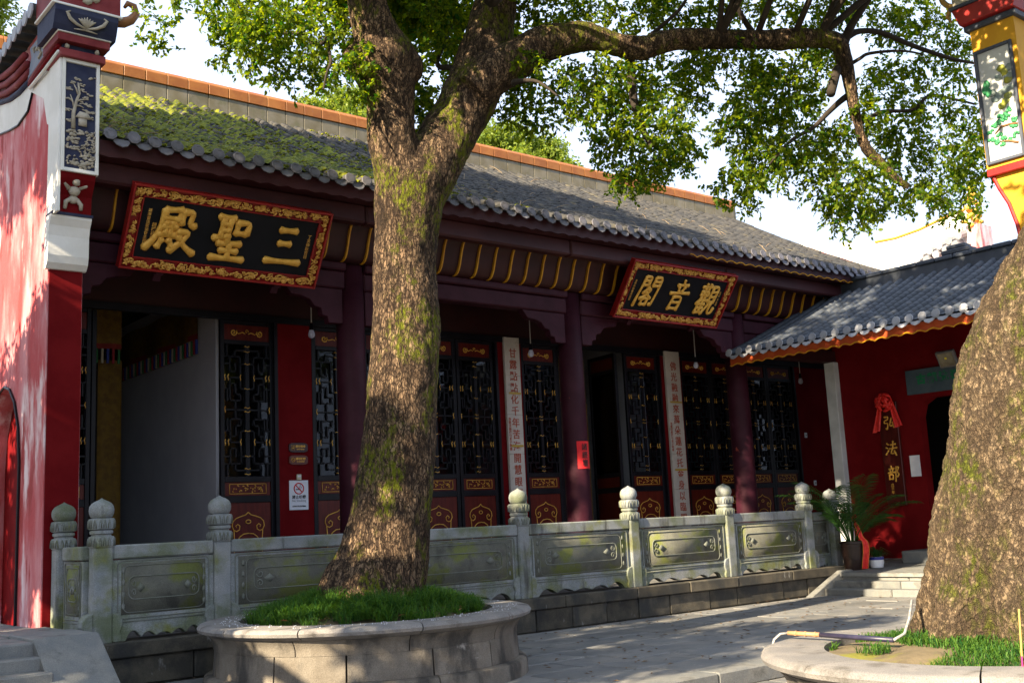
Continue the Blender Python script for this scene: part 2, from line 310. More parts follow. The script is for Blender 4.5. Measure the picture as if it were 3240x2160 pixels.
# brush characters: strokes in a unit square, tapered flattened tubes
STROKES = {
 '殿': '.28,.95 .64,.99|.64,.99 .6,.77|.27,.77 .6,.77|.28,.95 .25,.6 .15,.3 -.04,.06|.27,.58 .58,.6|.2,.4 .57,.42|.36,.7 .34,.42|.49,.7 .46,.42|.3,.3 .22,.12|.45,.3 .54,.16|.69,.97 .66,.68|.69,.95 .9,.97 .84,.7 .97,.66|.62,.5 .88,.52 .75,.3 .5,.06|.64,.42 .8,.2 1.04,.05',
 '聖': '.16,.97 .52,.97|.27,.95 .26,.5|.44,.95 .42,.4|.28,.82 .43,.82|.28,.68 .43,.68|.1,.48 .46,.56|.62,.88 .6,.62|.6,.88 .9,.91 .84,.64|.6,.65 .83,.65|.22,.38 .75,.4|.3,.22 .7,.23|.1,.04 .88,.05|.5,.38 .5,.04',
 '三': '.32,.86 .72,.88|.34,.55 .62,.56|.08,.12 .94,.14',
 '閣': '.12,.95 .05,.0|.12,.94 .4,.97 .37,.68|.13,.82 .38,.83|.11,.68 .38,.69|.6,.95 .6,.68|.6,.95 .95,.99 .9,.04 .78,.12|.6,.82 .9,.83|.6,.69 .9,.7|.47,.64 .28,.42|.42,.56 .64,.58 .42,.33 .22,.24|.4,.48 .72,.28|.36,.26 .38,.05|.36,.26 .64,.28 .6,.06|.38,.07 .6,.08',
 '音': '.5,1 .54,.88|.24,.82 .78,.86|.36,.76 .42,.63|.66,.79 .57,.63|.04,.54 .98,.61|.3,.45 .26,.02|.3,.44 .74,.47 .7,.02|.3,.26 .7,.27|.28,.06 .7,.07',
 '觀': '.0,.88 .52,.92|.18,1 .2,.8|.38,1 .36,.8|.08,.74 .08,.6|.08,.73 .23,.74 .22,.62|.08,.62 .22,.62|.3,.74 .3,.6|.3,.73 .46,.74 .44,.62|.3,.62 .44,.62|.18,.55 .02,.3|.15,.46 .13,.0|.16,.44 .53,.46|.16,.31 .48,.32|.16,.18 .48,.19|.13,.03 .55,.05|.33,.56 .33,.05|.6,.93 .6,.4|.6,.92 .9,.95 .87,.4|.6,.75 .87,.76|.6,.59 .87,.6|.6,.42 .87,.43|.68,.4 .62,.2 .46,.0|.8,.4 .79,.14 .86,.03 1.02,.06 1.04,.24',
 '弘': '.1,.9 .44,.93 .4,.7 .12,.68 .1,.48 .44,.5 .38,.05 .26,.14|.74,.82 .54,.25 .92,.32|.8,.52 .98,.16',
 '法': '.1,.87 .24,.78|.03,.6 .18,.54|.04,.12 .26,.4|.4,.76 .87,.8|.64,1 .62,.5|.3,.5 .98,.55|.58,.48 .42,.15 .87,.22|.75,.36 .94,.04',
 '部': '.25,1 .31,.88|.05,.8 .52,.84|.15,.76 .2,.62|.42,.78 .35,.62|.0,.54 .56,.58|.12,.42 .12,.1|.12,.42 .46,.44 .42,.11|.12,.13 .43,.13|.68,.92 .66,-.04|.66,.91 .95,.92 .76,.62 .97,.4 .78,.26'}
def brush(ch, x0, z0, w, h, y, rad, slant=0, seg=8, face='-y'):
    mb = MB()
    for st in STROKES[ch].split('|'):
        P = [tuple(map(float, q.split(','))) for q in st.split()]
        pts = []
        for i in range(len(P)-1):
            for k in range(4): t = k/4; pts.append((P[i][0]*(1-t)+P[i+1][0]*t, P[i][1]*(1-t)+P[i+1][1]*t))
        pts.append(P[-1])
        for _ in range(2): pts = [pts[0]]+[((pts[i-1][0]+2*pts[i][0]+pts[i+1][0])/4, (pts[i-1][1]+2*pts[i][1]+pts[i+1][1])/4) for i in range(1, len(pts)-1)]+[pts[-1]]
        n = len(pts); V = [Vector((x0+(u+slant*v)*w, y, z0+v*h)) for u, v in pts]
        V = [V[0]*1.0+(V[0]-V[1]).normalized()*rad*.55]+V+[V[-1]+(V[-1]-V[-2]).normalized()*rad*.55]
        rr = [rad*.45]+[rad*(1.12-.38*math.sin(PI*min(1, i/(n-1)))) for i in range(n)]+[rad*.4]
        mb.tube(V, rr, seg, flat=(Vector((0, 1, 0)), .55))
    if face == '-x': mb.xf(Matrix.Rotation(-PI/2, 4, 'Z'))
    return mb
def spiral(c, r, turns, a0, n=14, y=0, hand=1, squash=1):
    return [Vector((c[0]+r*(1-.85*i/(n-1))*math.cos(a0+hand*2*PI*turns*i/(n-1)), y, c[1]+squash*r*(1-.85*i/(n-1))*math.sin(a0+hand*2*PI*turns*i/(n-1)))) for i in range(n)]

# ================================================================== THE SETTING
# terrain to the horizon, the lower court where the photographer stands, the upper court
tm = MB(); tm.box(-400, 400, -400, 500, -1.2, -.3)
structure(tm, 'ground', SOILJ)
g = MB(); g.box(-30, 45, -30, 7.42, -.4, -.175); lower = structure(g, 'lower_courtyard', SOILJ)
g = MB(); g.box(-30, 45, 7.40, 40, -.35, -.03); court = structure(g, 'courtyard', SOILJ)
fr = random.Random(3)
def slab_mesh(w, d, h, n): return MB().box(0, w, 0, d, 0, h).mesh(n, FLAG, bevel=.012)
slabs = {}
def lay(parent, x0, x1, y0, y1, z, row, wids):
    y = y0
    while y < y1-.05:
        x = x0-fr.uniform(0, .6)
        d = min(row, y1-y)
        while x < x1:
            w = fr.choice(wids); key = (w, round(d, 2))
            if key not in slabs: slabs[key] = slab_mesh(w-.022, d-.022, .06, 'flagstone')
            o = inst('flagstone', slabs[key], parent, TM(x, y, z-.06+fr.uniform(-.004, .004)) @ Matrix.Rotation(fr.uniform(-.003, .003), 4, 'X'))
            x += w
        y += row
lay(court, 4.6, 17, 7.72, 12.24, 0, .62, (.75, .95, 1.15))
lay(lower, 3.5, 10, 4.0, 7.38, -.15, .62, (.75, .95, 1.15))
ke = MB().box(0, 1.49, 0, .33, -.165, .004).mesh('kerb_stone', STEP, bevel=.015)
for i in range(14): inst('kerb_stone', ke, court, TM(-2+i*1.5, 7.39, 0))
# dry leaves lying on the paving
lv = MB(); lr = random.Random(11)
for i in range(520):
    x, y = lr.uniform(5, 17), lr.uniform(5, 12.2)
    if (x-6.35)**2+(y-10.4)**2 < 3.4 or (x-6.9)**2+(y-3.75)**2 < 2.5: continue
    z = .012 if y > 7.73 else -.138
    a = lr.uniform(0, 6.28); L = lr.uniform(.025, .05); ca, sa = math.cos(a)*L, math.sin(a)*L
    lv.add([(x-ca, y-sa, z), (x+sa*.4, y-ca*.4, z+.01), (x+ca, y+sa, z+.004), (x-sa*.4, y+ca*.4, z+.012)], [(0, 1, 2, 3)])
lv.build('fallen_leaves', mat('dry_leaf', (.09, .05, .025), (.17, .10, .04), 5, .9, 0), None, label='dry brown leaves scattered over the courtyard paving', category='leaves', kind='stuff')

# platform of the hall: plinth of dressed stones with a coping course
pl = MB(); pl.box(3.95, 26, 12.34, 40, -.3, .455); plinth = structure(pl, 'terrace', SOILJ)
pr_ = random.Random(5)
cop = {w: MB().box(0, w-.012, 0, .5, -.165, 0).mesh('coping_stone', PLINTH, bevel=.012) for w in (1.2, 1.5, 1.8)}
x = 3.93
while x < 17.5:
    w = pr_.choice((1.2, 1.5, 1.8)); inst('coping_stone', cop[w], plinth, TM(x, 12.22+pr_.uniform(-.006, .006), .475)); x += w
blk = {w: MB().box(0, w-.014, 0, .3, -.3, 0).mesh('plinth_block', PLINTH, bevel=.012) for w in (.7, .95, 1.25)}
x = 3.95
while x < 17.5:
    w = pr_.choice((.7, .95, 1.25)); inst('plinth_block', blk[w], plinth, TM(x, 12.28+pr_.uniform(-.012, .008), .306)); x += w
paver = MB().box(0, .985, 0, .985, -.03, .006).mesh('paving_slab', FLAG, bevel=.008)
for i in range(20):
    for j in range(4): inst('paving_slab', paver, plinth, TM(4.3+i, 12.74+j, .462))

# steps and landing of the side hall (rising towards +X) with a sloping cheek stone
sp = MB(); sp.box(17.9, 40, -6, 12.4, -.3, .30); side_floor = structure(sp, 'side_terrace', SOILJ)
fl = MB(); fl.prism([(17.45, .30), (17.45, .362), (21, .50), (30, .50), (30, .30)], -6, 14.2, 'y'); fo = fl.build('floor_slab', STEP, side_floor)
for i, (xa, z0, z1) in enumerate(((16.93, 0, .118), (17.22, .118, .235), (17.50, .235, .352))):
    y = 12.1
    for k, L in enumerate((1.35, 1.6, 1.2, 1.7, 1.5)):
        MB().box(xa, xa+.6, y-L+.012, y, z0-.02, z1+(.004 if i == 2 else 0)).build('step_stone', STEP, side_floor, bevel=.018); y -= L
MB().prism([(16.55, .0), (17.55, .40), (17.9, .40), (17.9, -.02), (16.55, -.02)], 12.1, 12.24, 'y').build('cheek_stone', STEP, side_floor, bevel=.015)
MB().box(19.2, 20.15, 9.6, 11.9, .42, .66).build('door_step', STEP, side_floor, bevel=.02)

# stairs at the far left with their sloping cheek slab
st = MB(); st.box(-3, 3.86, 12.0, 22, -.2, .61); stairs = structure(st, 'stairs', STEP)
for i in range(5):
    z1 = .62-.124*i; y1 = 12.0-.31*i
    MB().box(-1.2, 3.3, y1-.31 if i else 11.62, y1+.03 if i else 12.4, z1-.17, z1).build('stair_step', STEP, stairs, bevel=.015)
MB().prism([(11.62, .655), (12.5, .655), (12.5, .0), (10.2, -.2), (10.2, -.14), (10.45, -.14)], 3.26, 3.90, 'x').build('cheek_slab', STEP, stairs, bevel=.012)
MB().box(1.4, 3.25, 12.45, 13.4, .6, .628).build('landing_slab', STEP, stairs, bevel=.008)
MB().box(3.27, 3.89, 12.52, 13.4, .6, .64).build('landing_slab', STEP, stairs, bevel=.008)

# ================================================================== THE MAIN HALL
hall = thing('temple_hall', (13, 16, .475), 'long red temple hall with grey tiled roof behind the stone balustrade', 'building')
XL, XR = 4.27, 24.4
for xa, xb in ((8.19, 8.81), (12.78, 13.36), (17.26, 17.90), (21.98, XR), (4.2, 4.42)):
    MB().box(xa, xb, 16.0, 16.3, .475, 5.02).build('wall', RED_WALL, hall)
MB().box(XL, XR, 16.06, 16.3, 5.02, 6.7).build('lintel_wall', SOFFIT, hall)
MB().box(XL, XR, 15.97, 16.06, 4.96, 5.07).build('door_head', BLACK, hall)
MB().box(XL, XR, 15.98, 16.2, .475, .58).build('threshold', BLACK, hall)
MB().box(XR, XR+.35, 13.6, 26, .4, 6.6).build('end_wall', RED_WALL, hall)
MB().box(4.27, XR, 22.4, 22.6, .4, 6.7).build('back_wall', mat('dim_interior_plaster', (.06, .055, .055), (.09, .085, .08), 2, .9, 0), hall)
MB().box(4.27, XR, 16.3, 22.4, .44, .485).build('floor', PLINTH, hall)
MB().box(4.27, XR, 14.15, 22.4, 6.45, 6.5).build('ceiling', SOFFIT, hall)
INWALL = mat('pale_interior_wall', (.55, .55, .57), (.5, .5, .53), 2, .9, 0)
MB().box(7.26, 7.40, 16.31, 21.2, .486, 5.6).build('partition_wall', INWALL, hall)
MB().box(16.9, 17.05, 16.31, 22.3, .486, 5.6).build('partition_wall', INWALL, hall)
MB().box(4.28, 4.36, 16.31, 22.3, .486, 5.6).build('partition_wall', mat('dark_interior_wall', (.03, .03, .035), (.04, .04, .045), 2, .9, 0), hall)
cm = MB().lathe([(.26, 0), (.27, .08), (.25, .16), (.215, .2), (.225, .25), (.222, 3), (.21, 5.1)], (0, 0, .475), 24).mesh('column', PURPLE, True)
for x in (8.57, 13.12, 17.72, 22.3): inst('column', cm, hall, TM(x, 14.32, 0))
xs = [4.27, 8.57, 13.12, 17.72, 22.3, 24.4]
for a, b in zip(xs, xs[1:]):
    MB().box(a+(.17 if a > 5 else 0), b-.17, 14.16, 14.42, 5.2, 5.47).build('beam', PURPLE, hall, bevel=.02)
    MB().box(a+(.17 if a > 5 else 0), b-.17, 14.10, 14.45, 5.475, 5.60).build('beam_cap', PURPLE, hall, bevel=.02)
BP = [(0, 5.195), (0, 4.66), (.24, 4.66), (.26, 4.75), (.35, 4.77), (.37, 4.87), (.48, 4.90), (.55, 4.99), (.70, 5.04), (.86, 5.05), (.98, 5.195)]
for x, sg in ((8.57, -1), (8.57, 1), (13.12, -1), (13.12, 1), (17.72, -1), (17.72, 1), (22.3, -1), (4.05, 1)):
    MB().prism([(x+sg*(.2+u), v) for u, v in BP][::sg], 14.2, 14.34, 'y').build('corner_bracket', PURPLE, hall, bevel=.008)
# curved soffit under the eave with its yellow ribs
def scurve(u): return 14.10-.46*u, 5.60+.55*(.5+.5*math.tanh(2.6*(2*u-1))/math.tanh(2.6))
sf = MB(); sf.grid(lambda a, b: (XL+a*(XR-XL), scurve(b)[0]+.03, scurve(b)[1]), 40, 10); sf.build('soffit', SOFFIT, hall, smooth=True)
rb = MB(); pts = [scurve(i/12) for i in range(13)]
for i in range(12):
    (ya, za), (yb, zb) = pts[i], pts[i+1]
    rb.add([(0, ya+.035, za), (.024, ya+.035, za), (.024, ya-.012, za-.012), (0, ya-.012, za-.012), (0, yb+.035, zb), (.024, yb+.035, zb), (.024, yb-.012, zb-.012), (0, yb-.012, zb-.012)],
           [(0, 1, 5, 4), (1, 2, 6, 5), (2, 3, 7, 6), (3, 0, 4, 7)])
rm = rb.mesh('eave_rib', YELLOW)
x = 4.42
while x < 24.3: inst('eave_rib', rm, hall, TM(x, 0, 0)); x += .352
x = XL
while x < XR-.1:
    b = min(x+4.1, XR); MB().box(x, b-.008, 13.44, 13.66, 6.05, 6.33).build('eave_purlin', BROWN_RED, hall, bevel=.03)
    MB().box(x, b-.006, 13.20, 13.5, 6.33, 6.40).build('eave_board', BROWN_RED, hall)
    n = int((b-x)/.06); wv = MB(); top = [(x+i*(b-x)/n, 6.50) for i in range(n+1)]; bot = [(x+i*(b-x)/n, 6.30+.012*math.sin(2*PI*(x+i*(b-x)/n)/.285)+pr_.uniform(-.006, .006)) for i in range(n+1)]
    wv.prism(top+bot[::-1], 13.15, 13.19, 'y'); wv.build('wavy_eave_board', BROWN_RED, hall); x = b
def wavy(x0, x1, y, z, along='x', amp=.022, per=.285, r=.011):
    n = int(abs(x1-x0)/.03); P = []
    for i in range(n+1):
        t = x0+(x1-x0)*i/n; s = abs(math.sin(PI*t/per)); q = z-amp+2*amp*s+pr_.uniform(-.004, .004); P.append((t, y, q) if along == 'x' else (y, t, q))
    return MB().tube(P, r, 5)
wavy(15.2, 22.5, 13.135, 6.31).build('gilt_wave_trim', YELLOW, hall)

# ---- roof
RX0, RX1, RY0, RY1 = 4.30, 24.6, 13.06, 19.45
def zr(Y): t = (Y-RY0)/(RY1-RY0); return 6.50+3.34*(.80*t+.20*t*t)
rf = MB(); rf.grid(lambda a, b: (RX0+a*(RX1-RX0), RY0+.1+b*(RY1-RY0), zr(RY0+.1+b*(RY1-RY0))-.012), 2, 24)
roof = rf.build('roof', TILE, hall)
MB().prism([(13.2, 6.5), (19.4, 9.75), (26, 6.6), (26, 6.5)], RX1-.3, RX1-.1, 'x').build('verge_wall', RED_WALL, roof)
bk = MB(); bk.grid(lambda a, b: (RX0+a*(RX1-RX0), 19.6+b*6.5, 9.8-b*3.3), 1, 8); bk.build('rear_roof_slope', TILE, roof)
def barrel(r0, r1, L, seg=5, th=.016):
    mb = MB(); vs = []
    for (y, r) in ((0, r0), (L, r1)):
        for k in range(seg+1): a = PI*k/seg; vs.append((r*math.cos(a), y, r*math.sin(a)*.95))
    fs = [(k, k+1, k+seg+2, k+seg+1) for k in range(seg)]
    vs += [((r0-th)*math.cos(PI*k/seg), 0, (r0-th)*math.sin(PI*k/seg)*.95) for k in range(seg+1)]; o = 2*(seg+1)
    fs += [(k+1, k, o+k, o+k+1) for k in range(seg)]
    return mb.add(vs, fs)
def pan(w, L, dip=.035, seg=4):
    vs = []
    for y, dz in ((0, .018), (L, 0)):
        for k in range(seg+1): u = -1+2*k/seg; vs.append((u*w/2, y, dz+dip*(u*u)))
    return MB().add(vs, [(k, k+1, k+seg+2, k+seg+1) for k in range(seg)])
def replicate(src, mats):
    V = np.array(src.v); n = len(V); out = MB(); fs = src.f
    for m in mats:
        M_ = np.array(m); W_ = V @ M_[:3, :3].T+M_[:3, 3]; o = len(out.v); out.v += [tuple(p) for p in W_.tolist()]; out.f += [tuple(i+o for i in f) for f in fs]
    return out
PIT = .285; STEPL = .205
bar_src = barrel(.078, .068, .25); bar_me = bar_src.mesh('roof_tile', TILE, True)
Ys = [RY0]; 
while Ys[-1] < RY1-.1:
    y = Ys[-1]; sl = (zr(y+.05)-zr(y))/.05; Ys.append(y+STEPL/math.sqrt(1+sl*sl))
tr = random.Random(21); rest = []; pans = []; ncol = int((RX1-RX0)/PIT)
for i in range(ncol):
    X = RX0+.14+i*PIT
    for j, y in enumerate(Ys[:-1]):
        y2 = Ys[j+1]; ang = math.atan2(zr(y2)-zr(y), y2-y)
        m = TM(X+tr.uniform(-.013, .013), y, zr(y)+.028+tr.uniform(-.006, .010)) @ Matrix.Rotation(tr.uniform(-.08, .08), 4, 'Z') @ Matrix.Rotation(ang+.02, 4, 'X')
        if i < 20 and j < 15: inst('roof_tile', bar_me, roof, m)
        else: rest.append(m)
        pans.append(TM(X+PIT/2, y, zr(y)-.004+tr.uniform(-.003, .003)) @ Matrix.Rotation(ang+.03, 4, 'X'))
replicate(bar_src, rest).build('roof_tile_field', TILE, roof, smooth=True, kind='stuff')
replicate(pan(.2, .25), pans).build('pan_tile_field', TILE, roof, smooth=True, kind='stuff')
# eave end tiles: scalloped octagonal discs and hanging drip tiles
def disc(r, th):
    ring = [(r*(1+.0*math.cos(4*a))*math.cos(a), r*math.sin(a)) for a in [PI/8+k*PI/4 for k in range(8)]]
    return MB().prism(ring, -th, 0, 'y').add([(x*.72, -th-.006, z*.72) for x, z in ring], [tuple(range(7, -1, -1))])
dm = disc(.088, .02).mesh('eave_tile', TILE_CAP, bevel=.004)
dpoly = [(-.10, .045), (.10, .045), (.105, 0), (.07, -.05), (0, -.08), (-.07, -.05), (-.105, 0)]
dr = MB().prism(dpoly, -.016, 0, 'y').mesh('drip_tile', TILE_CAP, bevel=.004)
for i in range(ncol):
    X = RX0+.14+i*PIT
    inst('eave_tile', dm, roof, TM(X+tr.uniform(-.008, .008), RY0-.01, zr(RY0)+.05+tr.uniform(-.008, .008)) @ Matrix.Rotation(R(-14)+tr.uniform(-.06, .06), 4, 'X') @ Matrix.Rotation(tr.uniform(-.15, .15), 4, 'Y'))
    inst('drip_tile', dr, roof, TM(X+PIT/2, RY0+.0, zr(RY0)-.03+tr.uniform(-.006, .006)) @ Matrix.Rotation(R(-22)+tr.uniform(-.05, .05), 4, 'X'))
# ridge: olive face tiles under an orange glazed cap course
ridge = MB().box(RX0, RX1, 19.42, 19.72, 9.7, 10.36).build('ridge', RIDGE_GREY, hall)
ga = MB().box(0, .412, -.03, .02, 0, .37).mesh('ridge_tile', RIDGE_GREY, bevel=.008)
oa = MB().prism([(-.05, 0), (-.05, .20), (.02, .28), (.30, .28), (.36, .2), (.36, 0)], 0, .414, 'x').mesh('ridge_cap_tile', RIDGE_ORANGE, bevel=.01)
for i in range(48):
    if RX0+i*.42 > RX1-.4: break
    inst('ridge_tile', ga, ridge, TM(RX0+i*.42, 19.405, 9.79)); inst('ridge_cap_tile', oa, ridge, TM(RX0+i*.42, 19.40, 10.165))
# moss cushions and fallen twigs on the left half of the roof
ib = bmesh.new(); bmesh.ops.create_icosphere(ib, subdivisions=1, radius=1); ib.verts.index_update()
IV = np.array([v.co[:] for v in ib.verts]); IF = [tuple(v.index for v in f.verts) for f in ib.faces]; ib.free()
def blobs(name, C, Rr, material, parent, **k):
    C = np.array(C); Rr = np.array(Rr); n = len(C); g_ = np.random.RandomState(4)
    V = C[:, None, :]+IV[None]*Rr[:, None, :]*(1+g_.uniform(-.25, .25, (n, len(IV), 1))); nv = len(IV); nf = len(IF)
    F = (np.array(IF)[None]+(np.arange(n)*nv)[:, None, None]).reshape(-1, 3)
    me = bpy.data.meshes.new(name); me.from_pydata(V.reshape(-1, 3).tolist(), [], F.tolist()); me.polygons.foreach_set('use_smooth', [True]*len(F)); me.materials.append(material)
    return obj(name, me, parent, **k)
mr = random.Random(8)
def moss_at(X, y):
    d = noise.noise(Vector((X*.55, y*.75, 3)))+.5*noise.noise(Vector((X*1.7, y*2.1, 9)))+.25*noise.noise(Vector((X*6, y*6, 1)))
    return d-(-.62+max(0, X-7.6)*.24+(.3 if y < RY0+.25 else 0))
def moss_z(X, y):
    ph = ((X-RX0-.14) % PIT)/PIT; p2 = min(ph, 1-ph)*PIT
    return zr(y)+.022+max(0, .078*(1-(p2/.092)**2))+.010*math.cos(2*PI*(y-RY0)/.18)*(1 if p2 < .09 else .4)
mc = MB(); NU, NV = 190, 215; idx = {}
for i in range(NU):
    for j in range(NV):
        X, y = RX0+.02+i*.031, RY0+.05+j*.0292
        if moss_at(X+.015, y+.015) < 0: continue
        f = []
        for di, dj in ((0, 0), (1, 0), (1, 1), (0, 1)):
            k = (i+di, j+dj)
            if k not in idx:
                x_, y_ = RX0+.02+k[0]*.031, RY0+.05+k[1]*.0292; idx[k] = len(mc.v)
                mc.v.append((x_, y_, moss_z(x_, y_)+.022*noise.noise(Vector((x_*9, y_*9, 4)))+.03*noise.noise(Vector((x_*3, y_*3, 2)))+min(.02, .05*max(0, moss_at(x_, y_)))))
            f.append(idx[k])
        mc.f.append(tuple(f))
mc.build('moss_carpet', MOSS_C, hall, smooth=True, kind='stuff')
C, Q = [], []
while len(C) < 9000:
    X = RX0+.05+mr.random()**1.2*13; y = RY0+.06+mr.random()*(RY1-RY0-.2); d = moss_at(X, y)
    if d < -.12 or (d > .25 and mr.random() < .6): continue
    s = mr.uniform(.010, .032); C.append((X, y, moss_z(X, y)+mr.uniform(-.004, .014))); Q.append((s, s*1.3, s*.7))
blobs('roof_moss', C, Q, MOSS_M, hall, kind='stuff')
tw = MB()
for i in range(70):
    X = RX0+.2+mr.random()*16; y = RY0+.3+mr.random()*5.6; a = mr.uniform(0, 6.28); L = mr.uniform(.08, .4); p0 = Vector((X, y, zr(y)+.1))
    p2 = p0+Vector((math.cos(a)*L, math.sin(a)*L, math.sin(a)*L*.52+mr.uniform(0, .12))); pm = (p0+p2)/2+Vector((mr.uniform(-.04, .04), 0, .03))
    tw.tube([p0, pm, p2], [.006, .005, .003], 4)
tw.build('roof_twigs', mat('dry_twig', (.34, .25, .15), (.22, .15, .09), 8, .9, 0), hall, kind='stuff')

# ---- lattice doors: one leaf with its sub-parts, then copies
LW = .98
def door_parts():
    fr_ = MB(); h = LW/2
    for sx in (-1, 1): fr_.box(*sorted((sx*h, sx*(h-.075))), -.035, .035, .03, 4.46)
    for z0, z1 in ((.03, .20), (1.55, 1.66), (1.87, 1.96), (4.06, 4.13), (4.38, 4.46)): fr_.box(-h+.075, h-.075, -.033, .033, z0, z1)
    pns = [MB().box(-h+.075, h-.075, -.012, .012, z0, z1) for z0, z1 in ((.20, 1.55), (1.66, 1.87), (4.13, 4.38))]
    gl = MB().box(-h+.075, h-.075, .012, .018, 1.96, 4.06)
    la = MB(); H = 2.10; z0 = 1.96; t = .011
    seg = []
    def Hh(a, b, v): seg.append((a, b, v, v))
    def Vv(x, a, b): seg.append((x, x, a, b))
    for v, s in ((0, 1), (1, -1)):
        f = lambda q: .5+(q-.5)*s
        Hh(0, .22, f(.955)); Vv(.22, f(.955), f(.905)); Hh(.12, .31, f(.905)); Vv(.31, f(.905), f(.79)); Hh(.21, .31, f(.79)); Vv(.21, f(.79), f(.85)); Hh(0, .12, f(.85)); Vv(.12, f(.905), f(.66)); Hh(0, .12, f(.66))
        Hh(.12, .415, f(.745)); Vv(.21, f(.70), f(.62)); Hh(.21, .31, f(.70)); Vv(.31, f(.745), f(.57)); Hh(.12, .31, f(.57)); Vv(.12, f(.62), f(.57)); Hh(.12, .21, f(.62)); Vv(.21, f(.57), f(.5)); Hh(.31, .415, f(.85)); Vv(.36, f(1.), f(.905)); Hh(.31, .415, f(.905)); Vv(.36, f(.66), f(.57)); Hh(.31, .415, f(.66))
    Hh(0, .415, .5)
    for a, b, u, v in seg:
        for sx in (-1, 1):
            xa, xb = sorted((sx*a, sx*b)); za, zb = sorted((z0+u*H, z0+v*H)); la.box(xa-t, xb+t, -.026, .004, za-t, zb+t)
    la.box(-.035, .035, -.03, .006, z0, z0+H)
    cl = MB()
    def clip(x, v, vert):
        c = Vector((x, -.024, z0+v*H)); P = [c+(Vector((.008*math.sin(k*1.6), 0, -.05+.02*k)) if vert else Vector((-.05+.02*k, 0, .008*math.sin(k*1.6)))) for k in range(6)]
        cl.tube(P, .0085, 5)
    for v in (.745, .255):
        for x in (.405, .345, .125): clip(x, v, 1); clip(-x, v, 1)
    for x in (.405, -.405): clip(x, .5, 1)
    for v in (.985, .945, .85, .66, .515, .485, .34, .15, .055, .015): clip(-.005, v, 0)
    og = MB(); y = -.02
    for sx in (-1, 1):   # cloud scrolls in the top panel
        og.tube([Vector((sx*p.x, p.y, p.z)) for p in spiral((.24, 4.255), .062, 1.4, 2.6, 14, y)], .012, 6)
        og.tube([(sx*.20, y, 4.27), (sx*.15, y, 4.235), (sx*.08, y, 4.26), (sx*.03, y, 4.24)], .009, 6)
    og.tube(spiral((0, 4.275), .035, 1, 0, 9, y), .007, 5)
    for a, b in (((-.33, 1.69), (.33, 1.69)), ((.33, 1.69), (.33, 1.84)), ((.33, 1.84), (-.33, 1.84)), ((-.33, 1.84), (-.33, 1.69))): og.tube([(a[0], y, a[1]), (b[0], y, b[1])], .006, 5)
    q = random.Random(2)
    for k in range(26):
        cx, cz = q.uniform(-.28, .28), q.uniform(1.715, 1.815); a = q.uniform(0, 6.28); L = q.uniform(.02, .05)
        og.tube([(cx, y, cz), (cx+math.cos(a)*L*.6, y, cz+math.sin(a)*L*.5+.008), (cx+math.cos(a)*L, y, cz+math.sin(a)*L*.6)], [.007, .011, .003], 5)
    # cloud-collar outline in the lower panel
    lo = [(.0, 1.40), (.05, 1.36), (.14, 1.335), (.22, 1.31), (.275, 1.26), (.29, 1.19), (.26, 1.13), (.21, 1.11), (.16, 1.135), (.15, 1.19), (.19, 1.22), (.225, 1.195), (.21, 1.17)]
    dn = [(.26, 1.13), (.25, 1.0), (.25, .8), (.25, .55), (.2, .42), (.1, .36), (0, .33)]
    ar = [(.0, 1.075), (.09, 1.065), (.16, 1.02), (.20, .95), (.185, .88), (.14, .86), (.105, .89), (.12, .93), (.145, .915)]
    for sx in (-1, 1):
        for L in (lo, dn, ar): og.tube([(sx*a, y, b) for a, b in L], .0085, 5)
    og.tube([(.045*math.cos(k*PI/6), y, 1.255+.028*math.sin(k*PI/6)) for k in range(12)], .0075, 5, closed=True)
    return [('door', fr_.mesh('door', BLACK, bevel=.006), None), *[('panel', pn.mesh('panel', DOOR_RED), 0) for pn in pns], ('pane', gl.mesh('pane', GLASS), 0), ('lattice', la.mesh('lattice', BLACK), 0),
            ('gilt_clips', cl.mesh('gilt_clips', GOLD, True), 0), ('gilt_ornament', og.mesh('gilt_ornament', GOLD, True), 0)]
DP = door_parts()
def place_door(x, y=16.08, rz=0, w=LW):
    root = None
    for nm, me, par in DP:
        o = bpy.data.objects.new(nm, me); COL.objects.link(o)
        if par is None:
            o.parent = hall; o.matrix_parent_inverse = Matrix.Translation(hall.location).inverted(); o.matrix_basis = TM(x, y, .52) @ Matrix.Rotation(rz, 4, 'Z') @ Matrix.Diagonal((w/LW, 1, 1, 1)); root = o
        else:
            o.parent = root
            if nm.startswith('gilt'): o['kind'] = 'stuff'
for x, w in ((4.80, .84), (7.68, .92), (9.33, .98), (10.33, .98), (11.33, .98), (12.27, .86), (13.85, .92), (16.72, 1.0), (18.43, .98), (19.43, .98), (20.44, .98), (21.43, .98)): place_door(x, w=w)
place_door(16.16, 16.66, R(82), .96); place_door(5.26, 16.62, R(96), .9); place_door(14.36, 16.6, R(97), .94)
for xa, xb in ((8.13, 8.19), (8.81, 8.86), (12.72, 12.78), (13.36, 13.41), (17.2, 17.26), (17.9, 17.95), (21.92, 21.98)): MB().box(xa, xb, 15.99, 16.2, .58, 4.96).build('door_jamb', BLACK, hall)

